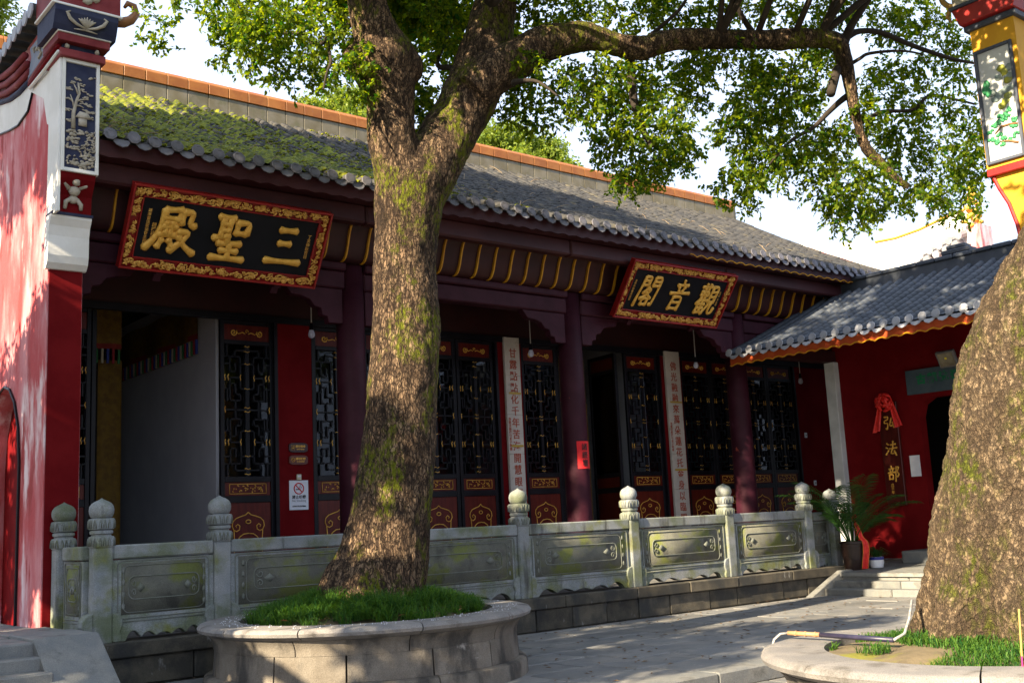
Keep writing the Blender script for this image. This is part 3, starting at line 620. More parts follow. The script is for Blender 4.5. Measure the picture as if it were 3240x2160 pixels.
# ================================================================== LEFT GABLE WALL WITH ITS CARVED FRONT PIER
gw = thing('gable_wall', (4.06, 16, .475), 'sunlit pinkish gable wall with carved front pier at the left edge', 'wall')
top = [(13.6, 8.20), (14.4, 8.16), (15.1, 8.12), (15.7, 8.07), (16.5, 8.2), (17.5, 8.7), (18.6, 9.3), (19.6, 9.9), (20.6, 9.3), (22, 8.6), (24, 8.2), (26, 8.2)]
body = [(13.5, .4), (13.5, 7.45)]+[(13.6, 7.45)]+top+[(26, .4)]
ap = [(14.47, .4), (14.47, 2.6), (14.56, 3.05), (14.75, 3.38), (15.0, 3.58), (15.25, 3.64), (15.5, 3.58), (15.75, 3.38), (15.94, 3.05), (16.03, 2.6), (16.03, .4)]
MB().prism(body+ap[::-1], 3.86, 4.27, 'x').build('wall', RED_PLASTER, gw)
MB().box(3.875, 4.262, 13.484, 13.5, .42, 4.98).build('pier_face', RED_WALL, gw)
# white lime band between the painted black line and the mouldings
lowl = [(13.12, 6.7), (13.5, 6.35), (13.62, 6.75), (13.8, 7.15), (14.30, 7.40), (14.48, 7.21), (14.94, 7.16), (15.35, 7.22), (15.92, 7.34), (17, 7.7), (18.6, 8.4)]
upl = [(18.6, 8.75), (17, 8.0), (15.96, 7.78), (15.32, 7.62), (14.85, 7.56), (14.35, 7.56), (14.1, 7.5), (13.12, 7.5)]
MB().prism([(13.515, 6.7)]+lowl[2:]+upl[:-1]+[(13.515, 7.5)], 3.846, 3.858, 'x').build('white_band', WHITE_WALL, gw)
MB().tube([(3.844, a, b) for a, b in lowl[4:]], .014, 6).build('painted_line', BLACK, gw)
MB().box(3.835, 3.866, 13.1, 13.52, 5.5, 7.44).build('white_arris', WHITE_WALL, gw)
# stepped mouldings that follow the curved top
def along(off, dx, r, m, nm):
    P = [(14.3, 7.56), (14.85, 7.58), (15.32, 7.64), (15.96, 7.80), (17, 8.05), (18.6, 8.8)]
    MB().tube([(3.86-dx, a, b+off) for a, b in P], r, 8).build(nm, m, gw, smooth=True)
along(.02, .03, .035, NAVY, 'moulding'); along(.12, .05, .045, MAROON, 'moulding'); along(.23, .08, .045, MAROON, 'moulding'); along(.34, .11, .045, MAROON, 'moulding')
# carved frieze on the side of the pier
fz = [(13.05, 7.72), (14.36, 7.60), (14.22, 7.85), (14.3, 8.0), (13.0, 8.02)]
MB().prism(fz, 3.80, 3.87, 'x').build('side_frieze', mat('slate_blue_frieze', (.16, .19, .27), (.24, .26, .32), 5, .8, .1, 30), gw)
q = random.Random(6); rl = MB()
for k in range(18):
    y, z = q.uniform(13.2, 14.1), q.uniform(7.72, 7.95); a = q.uniform(0, 6.28); L = q.uniform(.05, .12)
    rl.tube([(3.795, y, z), (3.785, y+L*.5*math.cos(a), z+.6*L*math.sin(a)), (3.795, y+L*math.cos(a+.6), z+L*.8*math.sin(a+.6))], [.012, .02, .006], 6)
rl.build('frieze_relief', WHITE_CARVE, gw, smooth=True)
for off, m, r in ((-.06, MAROON, .028), (-.14, RED_WALL, .03), (-.21, WHITE_WALL, .02)):
    MB().tube([(3.80, 13.05, 7.70+off), (3.80, 13.7, 7.66+off), (3.81, 14.3, 7.58+off*.6)], r, 6).build('string_course', m, gw, smooth=True)
# tile coping that climbs the curve
for i in range(46):
    y = 13.7+i*.24; 
    tt = next(k for k in range(len(top)-1) if top[k][0] <= min(y, 25.9) <= top[k+1][0]); (y0, z0), (y1, z1) = top[tt], top[tt+1]; z = z0+(z1-z0)*(y-y0)/(y1-y0)
    if i == 0: ctm = MB().tube([(-.42, 0, 0), (.42, 0, 0)], .085, 8).mesh('coping_tile', TILE, True); cdm = MB().tube([(-.02, 0, 0), (0, 0, 0)], .10, 10).mesh('coping_end_tile', mat('bluish_end_tile', (.34, .36, .42), (.42, .43, .48), 6, .7, .2, 30), False)
    if y > 25: break
    inst('coping_tile', ctm, gw, TM(4.06, y, z+.07)); inst('coping_end_tile', cdm, gw, TM(3.645, y, z+.05))
# front pier, from the bottom: white corbel, red block with a beast, framed panel, cornices, lotus panels
MB().prism([(13.5, 4.86), (13.45, 4.865), (13.39, 4.93), (13.365, 5.02), (13.36, 5.26), (13.33, 5.38), (13.27, 5.47), (13.27, 5.5), (13.5, 5.5)], 3.815, 4.30, 'x').build('white_corbel', WHITE_WALL, gw, smooth=False)
MB().box(3.82, 4.31, 13.25, 13.5, 5.5, 5.535).build('black_fillet', NAVY, gw)
MB().prism([(13.26, 5.535), (13.24, 5.75), (13.12, 5.93), (13.10, 6.0), (13.5, 6.0), (13.5, 5.535)], 3.85, 4.285, 'x').build('corbel_block', RED_WALL, gw)
be = MB()
for c, r in (((4.06, 13.2, 5.80), (.07, .05, .065)), ((4.07, 13.16, 5.90), (.05, .05, .05)), ((4.06, 13.23, 5.70), (.062, .04, .055)), ((4.0, 13.17, 5.95), (.022, .03, .035)), ((4.13, 13.17, 5.95), (.022, .03, .035)), ((4.075, 13.15, 5.97), (.02, .03, .03))): be.blob(c, r, 2, .12)
for P in ([(4.0, 13.2, 5.82), (3.94, 13.18, 5.88), (3.91, 13.17, 5.93)], [(4.12, 13.2, 5.84), (4.19, 13.18, 5.87), (4.24, 13.17, 5.94)], [(4.03, 13.22, 5.7), (3.97, 13.22, 5.66), (3.96, 13.22, 5.57)], [(4.1, 13.22, 5.7), (4.15, 13.22, 5.64), (4.15, 13.22, 5.57)]): be.tube(P, [.03, .028, .02], 7)
be.build('beast_relief', WHITE_CARVE, gw, smooth=True)
MB().box(3.86, 4.31, 13.10, 13.5, 6.0, 7.44).build('panel_block', WHITE_WALL, gw)
MB().box(3.905, 4.265, 13.092, 13.1, 6.05, 7.39).build('panel_ground', NAVY, gw)
for x0, x1, z0, z1 in ((3.86, 3.90, 6.0, 7.44), (4.27, 4.31, 6.0, 7.44), (3.9, 4.27, 6.0, 6.045), (3.9, 4.27, 7.395, 7.44)): MB().box(x0, x1, 13.07, 13.098, z0, z1).build('panel_frame', WHITE_WALL, gw, bevel=.005)
pr2 = MB(); q = random.Random(9); Y0 = 13.085
pr2.tube([(4.0, Y0, 6.55), (4.0, Y0, 6.75), (4.03, Y0, 6.9), (4.07, Y0, 7.02), (4.05, Y0, 7.15)], [.028, .024, .02, .016, .01], 7)
for a, b in (((4.01, 6.8), (3.96, 6.98)), ((4.03, 6.9), (4.14, 6.95)), ((4.05, 7.0), (4.0, 7.12)), ((4.02, 6.85), (4.12, 6.84))): pr2.tube([(a[0], Y0, a[1]), ((a[0]+b[0])/2, Y0-.008, (a[1]+b[1])/2+.01), (b[0], Y0, b[1])], [.012, .01, .006], 6)
for cx, cz in ((4.05, 7.2), (4.0, 7.14), (3.95, 7.06), (4.11, 7.06), (4.15, 6.97), (4.2, 7.02), (4.12, 6.9), (4.19, 6.88), (4.22, 6.8), (4.15, 6.8), (3.95, 6.92), (3.94, 6.78), (4.22, 7.24), (4.09, 7.13), (4.2, 6.72), (3.95, 6.65)):
    for k in range(9): pr2.blob((cx+q.uniform(-.036, .036), Y0+.002, cz+q.uniform(-.016, .016)), (.018, .010, .010), 1, .35)
pr2.box(4.06, 4.16, Y0-.012, Y0+.01, 6.60, 6.70); pr2.prism([(4.02, 6.70), (4.21, 6.70), (4.17, 6.77), (4.07, 6.78)], Y0-.02, Y0+.01, 'y')
for cx, cz, r in ((3.98, 6.5, .06), (4.05, 6.5, .06), (4.13, 6.52, .06), (3.96, 6.42, .055), (4.03, 6.4, .06), (4.2, 6.5, .05), (4.23, 6.42, .04), (3.96, 6.32, .05), (4.04, 6.3, .05), (4.2, 6.22, .07), (4.14, 6.14, .07), (4.22, 6.12, .06), (4.05, 6.1, .06), (4.12, 6.07, .05), (4.23, 6.32, .04)): [pr2.blob((cx+q.uniform(-r, r)*.7, Y0+.003, cz+q.uniform(-r, r)*.6), (r*.45, .012, r*.3), 1, .4) for _ in range(7)]
for k in range(150):
    cx, cz = q.uniform(3.92, 4.25), q.uniform(6.06, 6.62); 
    if noise.noise(Vector((cx*7, 0, cz*5))) < -.05: continue
    a = q.uniform(-.6, .9); L = q.uniform(.02, .05); pr2.tube([(cx, Y0, cz), (cx+L*.5*math.cos(a), Y0-.006, cz+L*.5*math.sin(a)+.006), (cx+L*math.cos(a), Y0, cz+L*math.sin(a))], [.005, .012, .004], 5)
pr2.build('landscape_relief', WHITE_CARVE, gw, smooth=True)
for z0, z1, yo, xo, m, nm in ((7.44, 7.54, 13.02, .05, MAROON, 'cornice'), (7.54, 7.62, 13.08, .0, NAVY, 'recess'), (7.62, 7.72, 12.98, .09, MAROON, 'cornice'), (7.72, 7.735, 12.96, .10, WHITE_WALL, 'fillet'), (8.02, 8.05, 12.86, .2, WHITE_WALL, 'fillet'), (8.05, 8.6, 12.88, .18, MAROON, 'upper_panel')):
    MB().box(3.86-xo, 4.31+xo, yo, 13.6, z0, z1).build(nm, m, gw, bevel=.006)
MB().prism([(12.97, 7.735), (12.93, 7.8), (12.87, 7.95), (12.87, 8.02), (13.6, 8.02), (13.6, 7.735)], 3.70, 4.46, 'x').build('lotus_panel', NAVY, gw)
lo = MB()
for a in range(-3, 4): lo.tube([(4.08, 12.90, 7.80), (4.08+a*.022, 12.885, 7.87), (4.08+a*.035, 12.865, 7.93-abs(a)*.015)], [.014, .02, .005], 6)
for sx in (-1, 1):
    lo.tube([(4.08, 12.91, 7.79), (4.08+sx*.12, 12.89, 7.82), (4.08+sx*.2, 12.88, 7.87), (4.08+sx*.24, 12.87, 7.94), (4.08+sx*.2, 12.87, 7.96)], [.012, .02, .024, .02, .01], 6)
    lo.tube([(4.08, 12.92, 7.78), (4.08+sx*.14, 12.92, 7.765)], [.014, .006], 6)
for cx, cz in ((4.0, 8.2), (4.1, 8.25), (4.18, 8.2), (3.95, 8.3), (4.22, 8.3), (4.08, 8.14)): lo.blob((cx, 12.87, cz), (.07, .03, .05), 1, .25)
lo.build('lotus_relief', WHITE_CARVE, gw, smooth=True)
for x in (3.9, 4.26): MB().blob((x, 13.05, 7.58), (.03, .04, .04), 1, .2).build('corner_boss', WHITE_CARVE, gw, smooth=True)
# curling brown finial at the roof tip beside the pier
MB().tube([(4.45, 13.0, 8.02), (4.56, 13.0, 8.04), (4.66, 13.0, 8.1), (4.73, 13.0, 8.2), (4.70, 13.0, 8.3), (4.62, 13.0, 8.32), (4.58, 13.0, 8.25)], [.07, .07, .06, .05, .045, .035, .02], 8).build('curled_finial', mat('brown_glazed_finial', (.22, .09, .03), (.3, .13, .05), 6, .5, .1, 30), gw, smooth=True)
# arched side doorway
MB().box(4.08, 4.2, 14.4, 16.1, .5, 3.7).build('arched_door', RED_WALL, gw)
MB().tube([(3.842, a, b) for a, b in ap], .018, 6).build('door_surround', BLACK, gw)

# ================================================================== SIDE HALL
sh = thing('side_hall', (20.2, 10, .45), 'low red side hall with dark tiled roof and open doorway at the right', 'building')
wl_ = [(13.68, .42), (13.68, 6.0), (3, 6.0), (3, .42), (9.75, .42), (9.75, 3.2), (9.83, 3.45), (10.05, 3.62), (11.5, 3.62), (11.7, 3.5), (11.78, 3.25), (11.78, .42)]
MB().prism(wl_, 20.2, 20.42, 'x').build('wall', RED_WALL, sh)
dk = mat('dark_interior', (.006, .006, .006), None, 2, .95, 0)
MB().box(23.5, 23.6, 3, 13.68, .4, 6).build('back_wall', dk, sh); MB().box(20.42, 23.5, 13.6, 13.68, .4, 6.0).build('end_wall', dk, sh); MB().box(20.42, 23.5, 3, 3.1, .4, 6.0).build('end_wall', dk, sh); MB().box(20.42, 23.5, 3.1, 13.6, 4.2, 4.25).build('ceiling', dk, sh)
MB().box(20.03, 20.2, 13.55, 13.8, .42, 4.62).build('white_corner_post', mat('white_painted_post', (.60, .62, .64), (.50, .52, .54), 3, .8, .15, 40), sh, bevel=.01)
MB().box(17.5, 20.2, 13.6, 13.85, 4.62, 4.86).build('tie_beam', SOFFIT, sh)
SX0, SX1, SY0, SY1 = 17.16, 20.5, 14.1, 4.6
def zs(X): t = (X-SX0)/(SX1-SX0); return 4.66+1.46*(.86*t+.14*t*t)
s_ = MB(); s_.grid(lambda a, b: (SX0+.06+b*(SX1-SX0-.06), SY0+a*(SY1-SY0), zs(SX0+.06+b*(SX1-SX0-.06))-.01), 2, 16); sroof = s_.build('roof', TILE_DARK, sh)
MB().grid(lambda a, b: (SX0+.15+b*3, SY0+a*(SY1-SY0), zs(SX0+.15+b*3)-.10), 1, 8).build('roof_underside', SOFFIT, sh)
MB().grid(lambda a, b: (20.6+b*4, SY0+a*(SY1-SY0), 6.1-b*1.9), 1, 2).build('rear_roof_slope', TILE_DARK, sroof)
bs = barrel(.07, .062, .22); bsm = bs.mesh('roof_tile', TILE_DARK, True); SP = .25; rest = []; pans = []; n = 0
Xs = [SX0]
while Xs[-1] < SX1-.1: sl = (zs(Xs[-1]+.05)-zs(Xs[-1]))/.05; Xs.append(Xs[-1]+.18/math.sqrt(1+sl*sl))
for i in range(int((SY0-SY1)/SP)):
    Y = SY0-.1-i*SP
    for j, X in enumerate(Xs[:-1]):
        ang = math.atan2(zs(Xs[j+1])-zs(X), Xs[j+1]-X); base = Matrix.Rotation(-PI/2, 4, 'Z') @ Matrix.Rotation(ang+.02, 4, 'X')
        m = TM(X, Y+tr.uniform(-.004, .004), zs(X)+.026) @ base
        if 4 <= i < 24 and j < 15: inst('roof_tile', bsm, sroof, m)
        else: rest.append(m)
        pans.append(TM(X, Y-SP/2, zs(X)-.004) @ base)
replicate(bs, rest).build('roof_tile_field', TILE_DARK, sroof, smooth=True, kind='stuff')
replicate(pan(.18, .22), pans).build('pan_tile_field', TILE_DARK, sroof, smooth=True, kind='stuff')
dm2 = disc(.084, .02).mesh('eave_tile', TILE_DARK_CAP, bevel=.004)
dr2 = MB().prism([(-.115, .05), (-.07, .02), (0, .008), (.07, .02), (.115, .05), (.11, 0), (.07, -.05), (0, -.08), (-.07, -.05), (-.11, 0)], -.016, 0, 'y').mesh('drip_tile', TILE_DARK_CAP, bevel=.004)
for i in range(int((SY0-SY1)/SP)):
    Y = SY0-.1-i*SP; b = Matrix.Rotation(-PI/2, 4, 'Z')
    inst('eave_tile', dm2, sroof, TM(SX0-.01, Y, zs(SX0)+.045) @ b @ Matrix.Rotation(R(-12)+tr.uniform(-.05, .05), 4, 'X')); inst('drip_tile', dr2, sroof, TM(SX0-.02, Y-SP/2, zs(SX0)-.035) @ b @ Matrix.Rotation(R(-24)+tr.uniform(-.05, .05), 4, 'X'))
ORR = mat('orange_red_fascia', (.42, .06, .012), (.5, .09, .02), 5, .6, .1, 30)
fb = MB(); n = int((SY0-SY1)/.05); P1 = [(SY0-.05-i*.05, 4.62) for i in range(n)]; P2 = [(SY0-.05-i*.05, 4.44+.03*abs(math.sin(PI*(i*.05)/SP))) for i in range(n)]
fb.prism(P1+P2[::-1], SX0+.07, SX0+.10, 'x').build('wavy_eave_board', ORR, sh)
wavy(SY0-.05, SY1, SX0+.055, 4.46, 'y', .02, SP, .012).build('gilt_wave_trim', YELLOW, sh)
sr = MB().box(20.42, 20.72, SY1, SY0-.1, 6.02, 6.34).build('ridge', TILE_DARK, sh)
for i in range(24):
    y = SY0-.1-i*.4
    if y-.4 < SY1: break
    MB().box(20.38, 20.76, y-.39, y, 6.34, 6.43).build('ridge_cap_tile', TILE_DARK, sr, bevel=.02)
for k, (dz, h) in enumerate(((6.43, .10), (6.53, .09))): MB().box(20.4+.03*k, 20.74-.03*k, 10.45+.1*k, 11.05-.1*k, dz, dz+h).build('ridge_block', TILE_DARK, sr, bevel=.02)

# ================================================================== WHITE GABLE OF THE HALL BEYOND
fg = thing('white_gable_wall', (26.2, 14, 0), 'sunlit white curved gable wall rising behind the dark side roof', 'wall')
ft = [(13.2, 8.55), (13.3, 8.8), (13.9, 8.72), (14.6, 8.58), (15.3, 8.52), (15.9, 8.55), (16.8, 8.75), (18, 9.05), (20, 9.3), (24, 9.3)]
MB().prism([(13.2, 0), (13.2, 8.55)]+ft[1:]+[(24, 0)], 26.0, 26.5, 'x').build('wall', WHITE_WALL, fg)
MB().tube([(25.98, a, b+.02) for a, b in ft[1:6]], .03, 6).build('yellow_edge', YELLOW, fg)
MB().box(25.9, 26.5, 12.92, 13.24, 7.3, 8.35).build('front_pier', RED_PLASTER, fg, bevel=.01)
MB().box(25.8, 26.6, 12.85, 13.3, 7.62, 7.72).build('cornice', WHITE_WALL, fg, bevel=.01)
MB().prism([(13.1, 7.55), (14.9, 7.18), (14.9, 7.30), (13.1, 7.70)], 25.85, 26.0, 'x').build('string_course', RED_PLASTER, fg)
fm = MB().tube([(0, 0, 0), (.34, 0, .10)], .10, 8).mesh('coping_tile', TILE_DARK_CAP, 2)
for i in range(5):
    inst('coping_tile', fm, fg, TM(25.68, 13.4+i*.27, 8.12-i*.07)); inst('coping_tile', fm, fg, TM(25.72, 13.53+i*.27, 7.92-i*.07))
fi = MB(); q = random.Random(3)
for i in range(34): fi.blob((26.0+q.uniform(-.2, .2), 13.12+q.uniform(-.2, .2)*(1-i/50), 8.35+i*.03), (.10, .08, .06), 1, .4)
fi.build('gilt_finial', GOLD, fg, smooth=True)

# ================================================================== YELLOW CARVED PIER AT THE UPPER RIGHT
yp = thing('carved_pier', (12.3, 5.6, 0), 'tall yellow pier with painted pine relief panel at the upper right corner', 'pier')
YW = mat('yellow_wall_paint', (.62, .33, .015), (.55, .27, .012), 3, .7, .1, 30)
PX = 12.0; ya, yb = 5.30, 5.84
MB().box(PX+.08, PX+.6, ya, ya+.24, -.2, 4.5).build('pier_shaft', YW, yp)
MB().prism([(ya, 4.3), (ya+.24, 4.3), (ya+.27, 4.6), (ya+.33, 4.85), (ya+.42, 5.05), (ya+.47, 5.2), (ya, 5.2)], PX+.05, PX+.6, 'x').build('corbel', YW, yp)
MB().tube([(PX+.04, a, b) for a, b in ((ya+.24, 4.3), (ya+.275, 4.6), (ya+.335, 4.85), (ya+.425, 5.05), (ya+.475, 5.2))], .022, 6).build('red_edge', FRAME_RED, yp)
MB().box(PX-.02, PX+.62, ya-.03, yb-.02, 5.2, 5.29).build('cornice', FRAME_RED, yp, bevel=.008)
MB().box(PX, PX+.6, ya, yb-.02, 5.29, 6.98).build('panel_block', YW, yp)
PY = mat('pale_grey_panel', (.50, .52, .53), (.42, .44, .45), 3, .7, .05, 30)
MB().box(PX-.006, PX, ya+.08, yb-.07, 5.36, 6.68).build('panel_ground', PY, yp)
for y0, y1, z0, z1 in ((ya+.05, ya+.085, 5.33, 6.71), (yb-.075, yb-.04, 5.33, 6.71), (ya+.085, yb-.075, 5.33, 5.365), (ya+.085, yb-.075, 6.675, 6.71)): MB().box(PX-.04, PX-.004, y0, y1, z0, z1).build('panel_frame', mat('slate_frame', (.04, .05, .08), (.06, .07, .10), 5, .6, .05, 30), yp, bevel=.005)
PG = mat('painted_pine_green', (.02, .16, .06), (.04, .24, .10), 9, .6, .1, 40); POL = mat('painted_olive', (.30, .30, .02), (.16, .2, .08), 9, .6, .1, 40); PBL = mat('painted_slate_rock', (.14, .19, .20), (.22, .26, .24), 9, .6, .1, 40); PBR = mat('painted_brown', (.20, .10, .04), None, 4, .7, 0)
a_, b_, c_, d_ = MB(), MB(), MB(), MB(); q = random.Random(14); yc = (ya+yb)/2
for (u, z) in ((.02, 5.86), (.06, 5.80), (-.02, 5.82), (.10, 5.78), (-.09, 5.92), (-.06, 5.86), (.16, 5.72), (.15, 5.62), (.05, 5.66), (0, 5.60), (-.05, 5.56), (.03, 5.54), (-.12, 5.7), (-.14, 5.6), (.09, 5.58), (-.15, 5.78)):
    for _ in range(6): a_.blob((PX-.008, yc+u+q.uniform(-.03, .03), z+q.uniform(-.022, .022)), (.014, .024, .022), 1, .35)
b_.tube([(PX-.012, yc-.17, 5.72), (PX-.014, yc-.08, 5.74), (PX-.014, yc+.02, 5.74), (PX-.012, yc+.1, 5.68)], [.012, .014, .012, .008], 6); b_.tube([(PX-.012, yc-.15, 5.5), (PX-.014, yc-.05, 5.55), (PX-.012, yc+.05, 5.57)], [.014, .012, .006], 6)
for u, z in ((-.06, 6.42), (-.09, 6.36), (-.12, 6.26), (-.10, 6.08), (-.06, 6.02), (-.02, 5.98)): c_.blob((PX-.006, yc+u, z), (.012, .05, .045), 2, .2)
for u, z in ((-.02, 6.32), (-.14, 6.3), (0, 6.12), (.04, 6.08), (-.05, 6.14), (-.12, 6.16), (.08, 6.16), (-.16, 6.4)): d_.blob((PX-.005, yc+u, z), (.012, .06, .045), 2, .3)
for u, z in ((.13, 6.28), (.15, 6.22), (.12, 6.18)): a_.blob((PX-.012, yc+u, z), (.016, .04, .06), 2, .2)
a_.build('pine_relief', PG, yp, smooth=True, kind='stuff'); b_.build('branch_relief', PBR, yp, smooth=True, kind='stuff'); c_.build('hill_relief', POL, yp, smooth=True, kind='stuff'); d_.build('rock_relief', PBL, yp, smooth=True, kind='stuff')
MB().box(PX-.05, PX+.65, ya-.05, yb+.03, 6.98, 7.05).build('slate_fillet', MATS['slate_frame'], yp, bevel=.008)
MB().prism([(ya-.06, 7.05), (ya-.14, 7.27), (yb+.12, 7.27), (yb+.04, 7.05)], PX-.12, PX+.7, 'x').build('red_cornice', FRAME_RED, yp, bevel=.01)
MB().box(PX-.14, PX+.72, ya-.16, yb+.14, 7.27, 7.31).build('slate_fillet', MATS['slate_frame'], yp, bevel=.008)
MB().box(PX-.08, PX+.66, ya-.1, yb+.12, 7.31, 8.2).build('upper_block', WHITE_CARVE, yp, bevel=.01)
ur = MB()
for y, z in ((5.55, 7.58), (5.60, 7.62), (5.50, 7.60), (5.64, 7.6)): ur.blob((PX-.1, y, z), (.03, .05, .035), 1, .2)
for y in (5.5, 5.54, 5.6, 5.63): ur.tube([(PX-.1, y, 7.58), (PX-.1, y+.01, 7.47)], .012, 5)
ur.build('gilt_relief', GOLD_DULL, yp, smooth=True)
vo = MB()
vo.tube([(PX+.1, 6.0+.17*math.cos(t), 7.62+.2*math.sin(t)) for t in np.linspace(-2.2, 3.6, 18)], [.035]*12+[.03, .028, .025, .02, .016, .012], 7)
vo.tube([(PX+.1, 5.98, 7.44), (PX+.1, 6.08, 7.40), (PX+.1, 6.12, 7.32), (PX+.1, 6.08, 7.24)], [.03, .03, .025, .012], 7); vo.tube([(PX+.1, 6.05+.09*math.cos(t), 7.66+.1*math.sin(t)) for t in np.linspace(0, 5, 12)], .022, 6)
vo.build('scroll_ornament', mat('ochre_stucco', (.42, .24, .05), (.3, .2, .08), 8, .6, .1, 30), yp, smooth=True)

# ================================================================== STONE BALUSTRADE
bal = thing('stone_balustrade', (10.5, 12.42, .475), 'weathered grey stone balustrade with bud topped posts along the terrace edge', 'balustrade')
YB = 12.42
def post_parts(zb=.475, zt=1.50):
    s = MB(); h = .105
    s.prism([(-h, -h+.02), (-h+.02, -h), (h-.02, -h), (h, -h+.02), (h, h-.02), (h-.02, h), (-h+.02, h), (-h, h-.02)], zb, zt, 'z')
    n1 = MB().lathe([(.104, 0), (.116, .012), (.119, .03), (.119, .105), (.112, .125), (.092, .13), (.09, .145)], (0, 0, zt), 28, sq=5)
    n1.lathe([(.09, 0), (.107, .008), (.110, .025), (.107, .042), (.09, .05)], (0, 0, zt+.147), 28, sq=3)
    n2 = MB().lathe([(.09, 0), (.115, .008), (.119, .02), (.121, .10), (.115, .122), (.095, .128)], (0, 0, zt+.198), 28, sq=5)
    bd = MB().lathe([(.098, .0), (.115, .012), (.132, .05), (.136, .09), (.128, .13), (.106, .162), (.076, .182), (.045, .196), (.018, .21), (.004, .222)], (0, 0, zt+.326), 28)
    pe = MB()
    for k in range(16):
        a = 2*PI*k/16; e = 1/((abs(math.cos(a))**7+abs(math.sin(a))**7)**(1/7)); rr = .119*e
        for zz, up in ((zt+.02, 1), (zt+.215, 1)):
            for da in (-.11, .11): pe.tube([(rr*math.cos(a+da)*1.0, rr*math.sin(a+da), zz), (rr*1.01*math.cos(a+da*.8), rr*1.01*math.sin(a+da*.8), zz+.05), (rr*1.005*math.cos(a), rr*1.005*math.sin(a), zz+.09)], .007, 4)
    return [('post_shaft', s.mesh('post', STONE, bevel=.006)), ('neck_block', n1.mesh('neck_block', STONE, 2)), ('lotus_block', n2.mesh('lotus_block', STONE, 2)), ('bud_finial', bd.mesh('bud_finial', STONE, True)), ('petal_carving', pe.mesh('petal_carving', STONE_RELIEF, True))]
PP = post_parts()
drum = [MB().prism([(-.105, .475), (-.20, .475), (-.215, .53), (-.19, .58), (-.22, .66), (-.215, .72), (-.18, .775), (-.105, .80)], -.09, .09, 'y').mesh('drum_stone', STONE, bevel=.01), MB().prism([(.105, .475), (.105, .80), (.18, .775), (.215, .72), (.22, .66), (.19, .58), (.215, .53), (.20, .475)], -.09, .09, 'y').mesh('drum_stone', STONE, bevel=.01)]
def place_post(x, y, dz=0, d=True, rz=0):
    o = inst('post', PP[0][1], bal, TM(x, y, dz) @ Matrix.Rotation(rz, 4, 'Z'))
    for nm, me in PP[1:]:
        c = inst(nm, me, o, Matrix.Identity(4), local=True)
        if nm == 'petal_carving': c['kind'] = 'stuff'
    if d:
        for dd in drum: inst('drum_stone', dd, o, Matrix.Identity(4), local=True)
PXS = [4.18, 5.57, 7.87, 10.18, 12.45, 14.76, 16.98]
for x in PXS: place_post(x, YB)
place_post(4.06, 13.36, d=False); place_post(18.1, 12.62, -.14, d=False)
def panel(L, seed):
    """panel along +x from 0 to L: slab with scalloped foot, hand rail, sunk field and carved relief"""
    zb, zt = .475, 1.525; sc = []
    n = 40; q = random.Random(seed)
    for i in range(n+1):
        u = i/n; x_ = .16+(L-.32)*u
        s = abs(u-.5)*2
        z_ = zb+.012 if (u < .02 or u > .98) else zb+.03+.085*abs(math.sin(PI*(1-s)*2.5+PI*.5*0))*(.35+.65*s)
        sc.append((x_, z_))
    slab = MB().prism([(0, zb), (.15, zb)]+sc+[(L-.15, zb), (L, zb), (L, 1.36), (0, 1.36)], -.06, .06, 'y')
    rail = MB().box(0, L, -.085, .085, 1.37, zt); 
    fld = MB().box(.10, L-.10, -.064, -.055, .76, 1.32); fld.box(.10, L-.10, .055, .064, .76, 1.32)
    rel = MB(); y = -.066
    def rr(x0, x1, z0, z1, r, t):
        P = []
        for cx, cz, a0 in ((x1-r, z1-r, 0), (x0+r, z1-r, PI/2), (x0+r, z0+r, PI), (x1-r, z0+r, 1.5*PI)):
            for k in range(5): a = a0+PI/2*k/4; P.append((cx+r*math.cos(a), y, cz+r*math.sin(a)))
        rel.tube(P, t, 5, closed=True)
    rr(.06, L-.06, .72, 1.345, .05, .007); rr(.20 if L > 1.2 else .12, L-(.20 if L > 1.2 else .12), .78, 1.29, .07, .005)
    m0 = .30 if L > 1.2 else .18; rr(m0, L-m0, .92, 1.17, .07, .0075)
    rel.tube([(.03, y, .685), (L-.03, y, .685)], .006, 5)
    k_ = 1 if L > 1.2 else .6
    for s, X in ((1, m0+.03), (-1, L-m0-.03)):
        for hz in (1, -1):
            rel.tube([Vector((X+s*p.x*k_, y, 1.045+hz*(.055+p.z))) for p in spiral((.05, 0), .048, 1.2, PI, 12)], .0065, 5)
        rel.prism([(X+s*.10*k_, 1.045), (X+s*.17*k_, 1.095), (X+s*.25*k_, 1.045), (X+s*.17*k_, .995)][::s], y-.006, y+.01, 'y')
        for zz in (.85, .98, 1.11, 1.24): rel.blob((X-s*(.17 if L > 1.2 else .09), y, zz), (.022, .007, .04), 1, .1)
    return slab, rail, fld, rel
def place_panel(x, y, L, rz, seed, dz=0):
    sl, ra, fd, re = panel(L, seed); o = inst('panel', sl.mesh('panel', STONE, bevel=.006), bal, TM(x, y, dz) @ Matrix.Rotation(rz, 4, 'Z'))
    for nm, mb, m, bv in (('hand_rail', ra, STONE, .015), ('sunk_field', fd, STONE_FIELD, 0), ('carved_relief', re, STONE_RELIEF, 0)): inst(nm, mb.mesh(nm, m, bv == 0, bv), o, Matrix.Identity(4), local=True)
for i, (a, b) in enumerate(zip(PXS, PXS[1:])): place_panel(a+.106, YB, b-a-.212, 0, i)
place_panel(4.09, 13.23, .68, R(-90), 30); place_panel(17.11, YB+.1, .86, R(10), 31, -.05)

